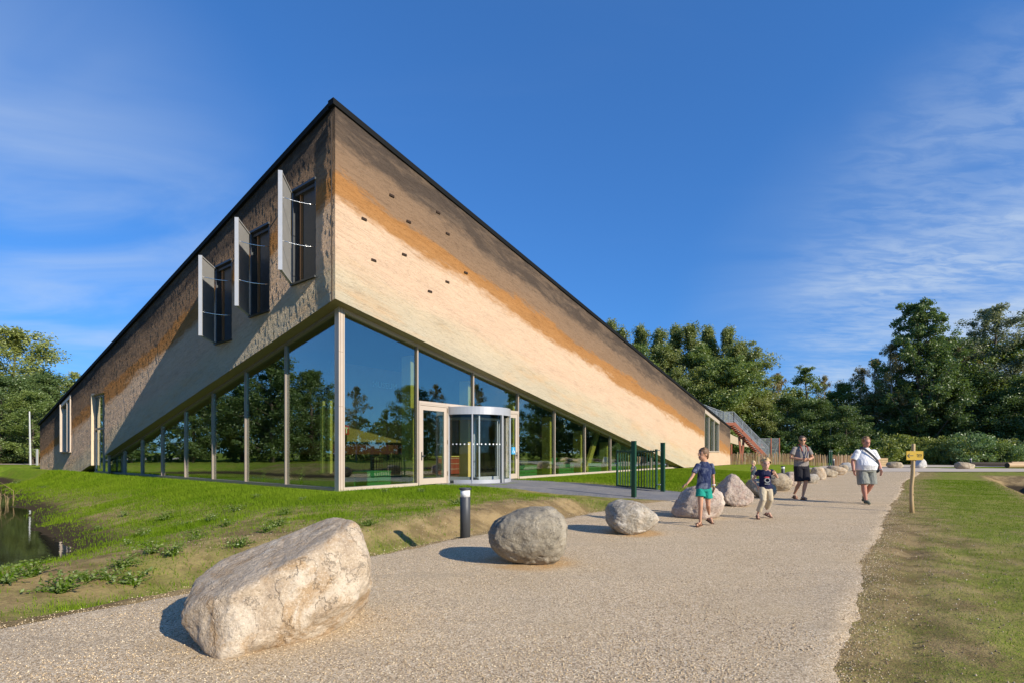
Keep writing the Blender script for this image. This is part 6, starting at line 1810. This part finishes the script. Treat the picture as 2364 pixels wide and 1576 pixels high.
    # shoes or sandals
    for s_ in 'LR':
        an, toe, heel = j['ank' + s_], j['toe' + s_], j['heel' + s_]
        u = MB(); dwn = V3((0, 0, -0.012 * S))
        if opt.get('shoes'):
            limb(u, [heel, an * 0.4 + toe * 0.6 , toe], [0.043 * S, 0.045 * S, 0.037 * S]); u.ell(an * 0.85 + heel * 0.15, (0.045 * S, 0.05 * S, 0.05 * S), 10, 7)
            obj("shoe", fuse(u, 0.008, 1), so, root)
        else:
            ax = (toe - heel); n_ = V3((0, 0, 1)); side = ax.cross(n_).normalized(); up = side.cross(ax.normalized())
            Ms = Matrix((side, ax.normalized(), up)).transposed()
            u.box((heel + toe) / 2 - up * 0.034 * S, (0.082 * S, ax.length + 0.075 * S, 0.018 * S), Ms)
            for kk in (0.12, 0.52, 0.86):
                p = heel.lerp(toe, kk)
                u.tube([p + (side * math.cos(a) * 0.042 * S + up * math.sin(a) * 0.041 * S) for a in [PI * i / 8 for i in range(9)]], 0.010 * S, 6)
            u.build("sandal", so, root)
    return root, shirt, j
M_EYE = plain("dark_eye", (0.02, 0.016, 0.014), 0.25); M_LIP = plain("lips", (0.36, 0.13, 0.10), 0.5)
SK1 = skin_mat("tanned_skin", (0.50, 0.28, 0.175)); SK2 = skin_mat("fair_skin", (0.56, 0.345, 0.245)); SK3 = skin_mat("ruddy_skin", (0.50, 0.245, 0.175))
SAND = plain("brown_leather", (0.13, 0.065, 0.035), 0.6); SHOE = cloth_mat("grey_green_shoe", (0.08, 0.095, 0.065), (0.17, 0.18, 0.14), 20)
HB_ = hair_mat("brown_hair", (0.10, 0.05, 0.022), (0.21, 0.115, 0.055)); HBL = hair_mat("blond_hair", (0.36, 0.22, 0.09), (0.58, 0.40, 0.19)); HG = hair_mat("dark_brown_hair", (0.06, 0.04, 0.025), (0.13, 0.09, 0.06)); HR = hair_mat("light_brown_hair", (0.17, 0.085, 0.035), (0.30, 0.17, 0.075))
HW = hair_mat("very_fair_hair", (0.52, 0.38, 0.20), (0.74, 0.58, 0.34))

dn = (0, 0, -1)
# the boy
r_, s_, J_ = person("boy with brown hair in mottled navy tee and turquoise shorts looking sideways", (3.55, 9.52, 0.015), 0.80,
    dict(head=(-0.01, 0, 1.335), neck=(0.012, 0.01, 1.205), shL=(-0.112, 0, 1.125), shR=(0.148, 0.0, 1.125), elL=(-0.235, -0.06, 0.915), elR=(0.190, 0.03, 0.89), wrL=(-0.335, -0.10, 0.800), wrR=(0.184, -0.01, 0.735),
         hipL=(-0.058, 0, 0.69), hipR=(0.075, 0.01, 0.69), kneeL=(-0.075, -0.05, 0.365), kneeR=(0.085, 0.0, 0.39), ankL=(-0.070, -0.02, 0.085), ankR=(0.178, 0.20, 0.205), toeL=(-0.165, -0.12, 0.035), toeR=(0.205, 0.12, 0.065)),
    (SK1, cloth_mat("mottled_navy_jersey", (0.022, 0.032, 0.085), (0.13, 0.15, 0.21), 9, True), cloth_mat("turquoise_cotton", (0.008, 0.20, 0.155), (0.03, 0.34, 0.26), 6), HB_, SAND),
    dict(face=(-0.93, -0.36, 0), hr=0.116, handL=((-0.75, -0.15, -0.45), 0.5, (0.2, 0, -1)), handR=((-0.12, -0.1, -1), 0.55, (-1, -0.3, 0)), hem=0.69, hemw=(-0.005, 0.150), midw=0.128, shortw=0.128, legw=0.082, flare=1.12, cuffL=0.55, cuffR=0.515, sleeve=0.66, build=0.85, depth=0.105, limb=0.92))
m = MB(); m.tube([J_['wrR'] + V3((0.026 * math.cos(a), 0.026 * math.sin(a), 0.03)) for a in [2 * PI * i / 12 for i in range(13)]], 0.010, 6); m.build("wristband", M_DOT, r_)
# the girl
r_, s_, J_ = person("running girl with curly blond hair in navy printed tee and cropped beige trousers", (5.19, 10.58, 0.015), 0.74,
    dict(head=(0.012, -0.05, 1.135), neck=(0.018, 0.0, 1.015), shL=(-0.098, 0.03, 0.975), shR=(0.150, -0.02, 0.985), elL=(-0.165, 0.13, 0.80), elR=(0.250, -0.05, 0.855), wrL=(-0.125, 0.02, 0.685), wrR=(0.160, -0.15, 0.935),
         hipL=(-0.035, 0, 0.615), hipR=(0.085, 0.0, 0.615), kneeL=(-0.065, -0.10, 0.400), kneeR=(0.125, -0.01, 0.405), ankL=(-0.122, 0.02, 0.100), ankR=(0.152, 0.20, 0.180), toeL=(-0.165, -0.10, 0.035), toeR=(0.195, 0.10, 0.045)),
    (SK2, cloth_mat("navy_jersey", (0.012, 0.013, 0.040), (0.030, 0.032, 0.075), 7), cloth_mat("beige_cotton", (0.42, 0.35, 0.24), (0.56, 0.48, 0.35), 6), HBL, SAND),
    dict(face=(-0.25, -0.95, -0.05), hr=0.112, handL=((0.1, -0.3, -1), 0.5, (1, 0, 0)), handR=((-0.55, -0.35, 0.45), 0.35, (0, -1, -0.3)), hem=0.615, hemw=(0.045, 0.150), midw=0.120, shortw=0.118, legw=0.080, cuffL=0.16, cuffR=0.215, sleeve=0.42, build=0.85, depth=0.105, limb=0.9, lower="trousers", curls=46, hairback=0.45))
m = MB(); pz = 0.80
for k in range(14):
    a0, a1 = 2 * PI * k / 14, 2 * PI * (k + 1) / 14
    m.bar((0.015 + 0.050 * math.cos(a0), -0.098, pz + 0.042 * math.sin(a0)), (0.015 + 0.050 * math.cos(a1), -0.098, pz + 0.042 * math.sin(a1)), 0.016, 0.03, (0, 1, 0))
m.build("shirt_print", plain("grey_print", (0.30, 0.32, 0.32), 0.8), s_)
m = MB(); m.ell((0.01, -0.098, pz + 0.055), (0.055, 0.022, 0.022), 10, 6); m.build("shirt_print", plain("red_print", (0.40, 0.05, 0.06), 0.8), s_)
m = MB()
for k in range(6): m.bx((-0.035 + 0.017 * k, -0.118, pz - 0.085), (-0.024 + 0.017 * k, -0.09, pz - 0.068))
m.build("shirt_print", bpy.data.materials["grey_print"], s_)
# small child on the lawn
r_, s_, J_ = person("small child with very fair hair in grey tee standing on the lawn behind the boulders", (10.28, 22.0, terr1(10.28, 22.0)), 0.64,
    dict(head=(0.05, 0, 1.05), neck=(0.06, 0.01, 0.945), shL=(-0.03, -0.06, 0.89), shR=(0.15, 0.03, 0.89), elL=(-0.10, -0.10, 0.72), elR=(0.18, 0.03, 0.70), wrL=(-0.02, -0.16, 0.83), wrR=(0.09, -0.05, 0.58),
         hipL=(0.01, 0, 0.53), hipR=(0.11, 0.0, 0.53), kneeL=(0.0, -0.05, 0.29), kneeR=(0.13, 0.04, 0.29), ankL=(0.0, 0.0, 0.07), ankR=(0.15, 0.09, 0.09), toeL=(-0.09, -0.08, 0.03), toeR=(0.10, 0.02, 0.03)),
    (SK2, cloth_mat("slate_jersey", (0.055, 0.075, 0.095), (0.10, 0.12, 0.14), 6), cloth_mat("pale_beige_cotton", (0.46, 0.38, 0.29), (0.56, 0.48, 0.38), 6), HW, M_DOT),
    dict(face=(-0.9, -0.4, 0), hr=0.108, handL=((0.4, -0.5, 0.6), 0.4, (0, -1, 0)), handR=((-0.4, -0.2, -0.9), 0.4, (-1, 0, 0)), hem=0.52, hemw=(0.06, 0.115), midw=0.10, shortw=0.098, legw=0.066, cuffL=0.10, cuffR=0.12, sleeve=0.5, build=0.8, depth=0.10, limb=0.9, lower="trousers", curls=20, shoes=True))
# man with sunglasses
r_, s_, J_ = person("tall man in grey polo shirt with sunglasses and red camera strap walking towards the camera", (8.40, 14.92, 0.015), 1.04,
    dict(head=(0.022, -0.02, 1.715), neck=(0.02, 0.0, 1.565), shL=(-0.195, 0.0, 1.475), shR=(0.198, 0.0, 1.475), elL=(-0.315, -0.02, 1.215), elR=(0.315, -0.02, 1.215), wrL=(-0.085, -0.24, 1.165), wrR=(0.085, -0.25, 1.165),
         hipL=(-0.095, 0, 0.95), hipR=(0.105, 0.0, 0.95), kneeL=(-0.065, -0.02, 0.47), kneeR=(0.075, -0.10, 0.50), ankL=(-0.055, 0.26, 0.16), ankR=(0.010, -0.06, 0.09), toeL=(-0.055, 0.15, 0.035), toeR=(0.0, -0.24, 0.03)),
    (SK1, cloth_mat("grey_polo", (0.20, 0.18, 0.165), (0.27, 0.245, 0.23), 5), cloth_mat("black_shorts", (0.012, 0.012, 0.016), (0.028, 0.027, 0.034), 5), HG, SAND),
    dict(face=(-0.35, -0.93, 0), hr=0.126, glasses=True, handL=((0.9, -0.15, 0.05), 0.55, (0, -1, -0.3)), handR=((-0.9, -0.12, 0.10), 0.55, (0, -1, -0.3)), hem=0.965, hemw=(-0.005, 0.205), midw=0.205, shortw=0.205, legw=0.122, flare=1.06, cuffL=0.53, cuffR=0.545, sleeve=0.66, depth=0.125, curls=18, fringe=0.55))
MS = plain("red_strap", (0.36, 0.06, 0.04), 0.7); MS2 = plain("navy_strap", (0.03, 0.035, 0.09), 0.7)
st = MB(); st2 = MB()
for sgn in (-1, 1):
    st.tube([(0.02 + sgn * 0.07, 0.07, 1.60), (0.02 + sgn * 0.085, -0.03, 1.585), (0.02 + sgn * 0.095, -0.125, 1.50), (0.02 + sgn * 0.085, -0.165, 1.40)], 0.016, 6)
    st2.tube([(0.02 + sgn * 0.085, -0.165, 1.40), (0.015 + sgn * 0.05, -0.185, 1.28), (0.01 + sgn * 0.02, -0.22, 1.19)], 0.016, 6)
a_ = st.build("neck_strap", MS, r_, smooth=True); st2.build("strap_end", MS2, a_, smooth=True)
m = MB()
for sgn in (-1, 1): m.bar((0.02, -0.075, 1.565), (0.02 + sgn * 0.075, -0.06, 1.585), 0.05, 0.012)
m.build("collar", bpy.data.materials["grey_polo"], s_)
# man in white
r_, s_, J_ = person("heavy man in white tee and grey shorts with a dark shoulder strap across his chest", (9.43, 13.7, 0.015), 1.0,
    dict(head=(-0.012, -0.05, 1.645), neck=(-0.005, 0.0, 1.505), shL=(-0.218, 0.0, 1.372), shR=(0.218, 0.0, 1.372), elL=(-0.325, 0.03, 1.13), elR=(0.325, 0.0, 1.13), wrL=(-0.362, -0.06, 0.905), wrR=(0.325, -0.12, 0.905),
         hipL=(-0.115, 0, 0.90), hipR=(0.125, 0.0, 0.90), kneeL=(-0.105, -0.08, 0.50), kneeR=(0.135, -0.02, 0.50), ankL=(-0.060, -0.10, 0.095), ankR=(0.110, 0.22, 0.17), toeL=(-0.085, -0.26, 0.035), toeR=(0.120, 0.10, 0.045)),
    (SK3, cloth_mat("white_jersey", (0.70, 0.70, 0.72), (0.80, 0.80, 0.81), 4), cloth_mat("grey_green_cotton", (0.20, 0.205, 0.18), (0.28, 0.285, 0.255), 5), HR, SHOE),
    dict(face=(-0.15, -0.98, -0.15), hr=0.127, handL=((0.12, -0.1, -1), 0.5, (1, 0, 0)), handR=((-0.05, -0.15, -1), 0.5, (-1, 0, 0)), hem=0.895, hemw=(0.0, 0.275), midw=0.272, shortw=0.245, legw=0.135, flare=1.05, cuffL=0.52, cuffR=0.52, sleeve=0.80, depth=0.135, build=1.15, belly=0.07, limb=1.22, shoes=True, curls=24, fringe=0.5))
m = MB()
pts = [(-0.13, 0.02, 1.50), (-0.10, -0.10, 1.455), (-0.03, -0.165, 1.37), (0.06, -0.205, 1.27), (0.15, -0.215, 1.16), (0.225, -0.17, 1.06), (0.275, -0.08, 0.98)]
for a, b in zip(pts[:-1], pts[1:]): m.bar(a, b, 0.055, 0.014, (0, 1, 0.3))
m.build("shoulder_strap", plain("dark_webbing", (0.045, 0.05, 0.06), 0.8), r_)
MB().ell((0.30, 0.0, 0.92), (0.05, 0.10, 0.10), 12, 8).build("small_bag", bpy.data.materials["dark_webbing"], r_, smooth=True)
m = MB(); m.tube([V3((0.325, -0.12, 0.925)) + V3((0.034 * math.cos(a), 0.034 * math.sin(a), 0)) for a in [2 * PI * i / 12 for i in range(13)]], 0.011, 6); m.build("wristwatch", M_SILVER, r_)
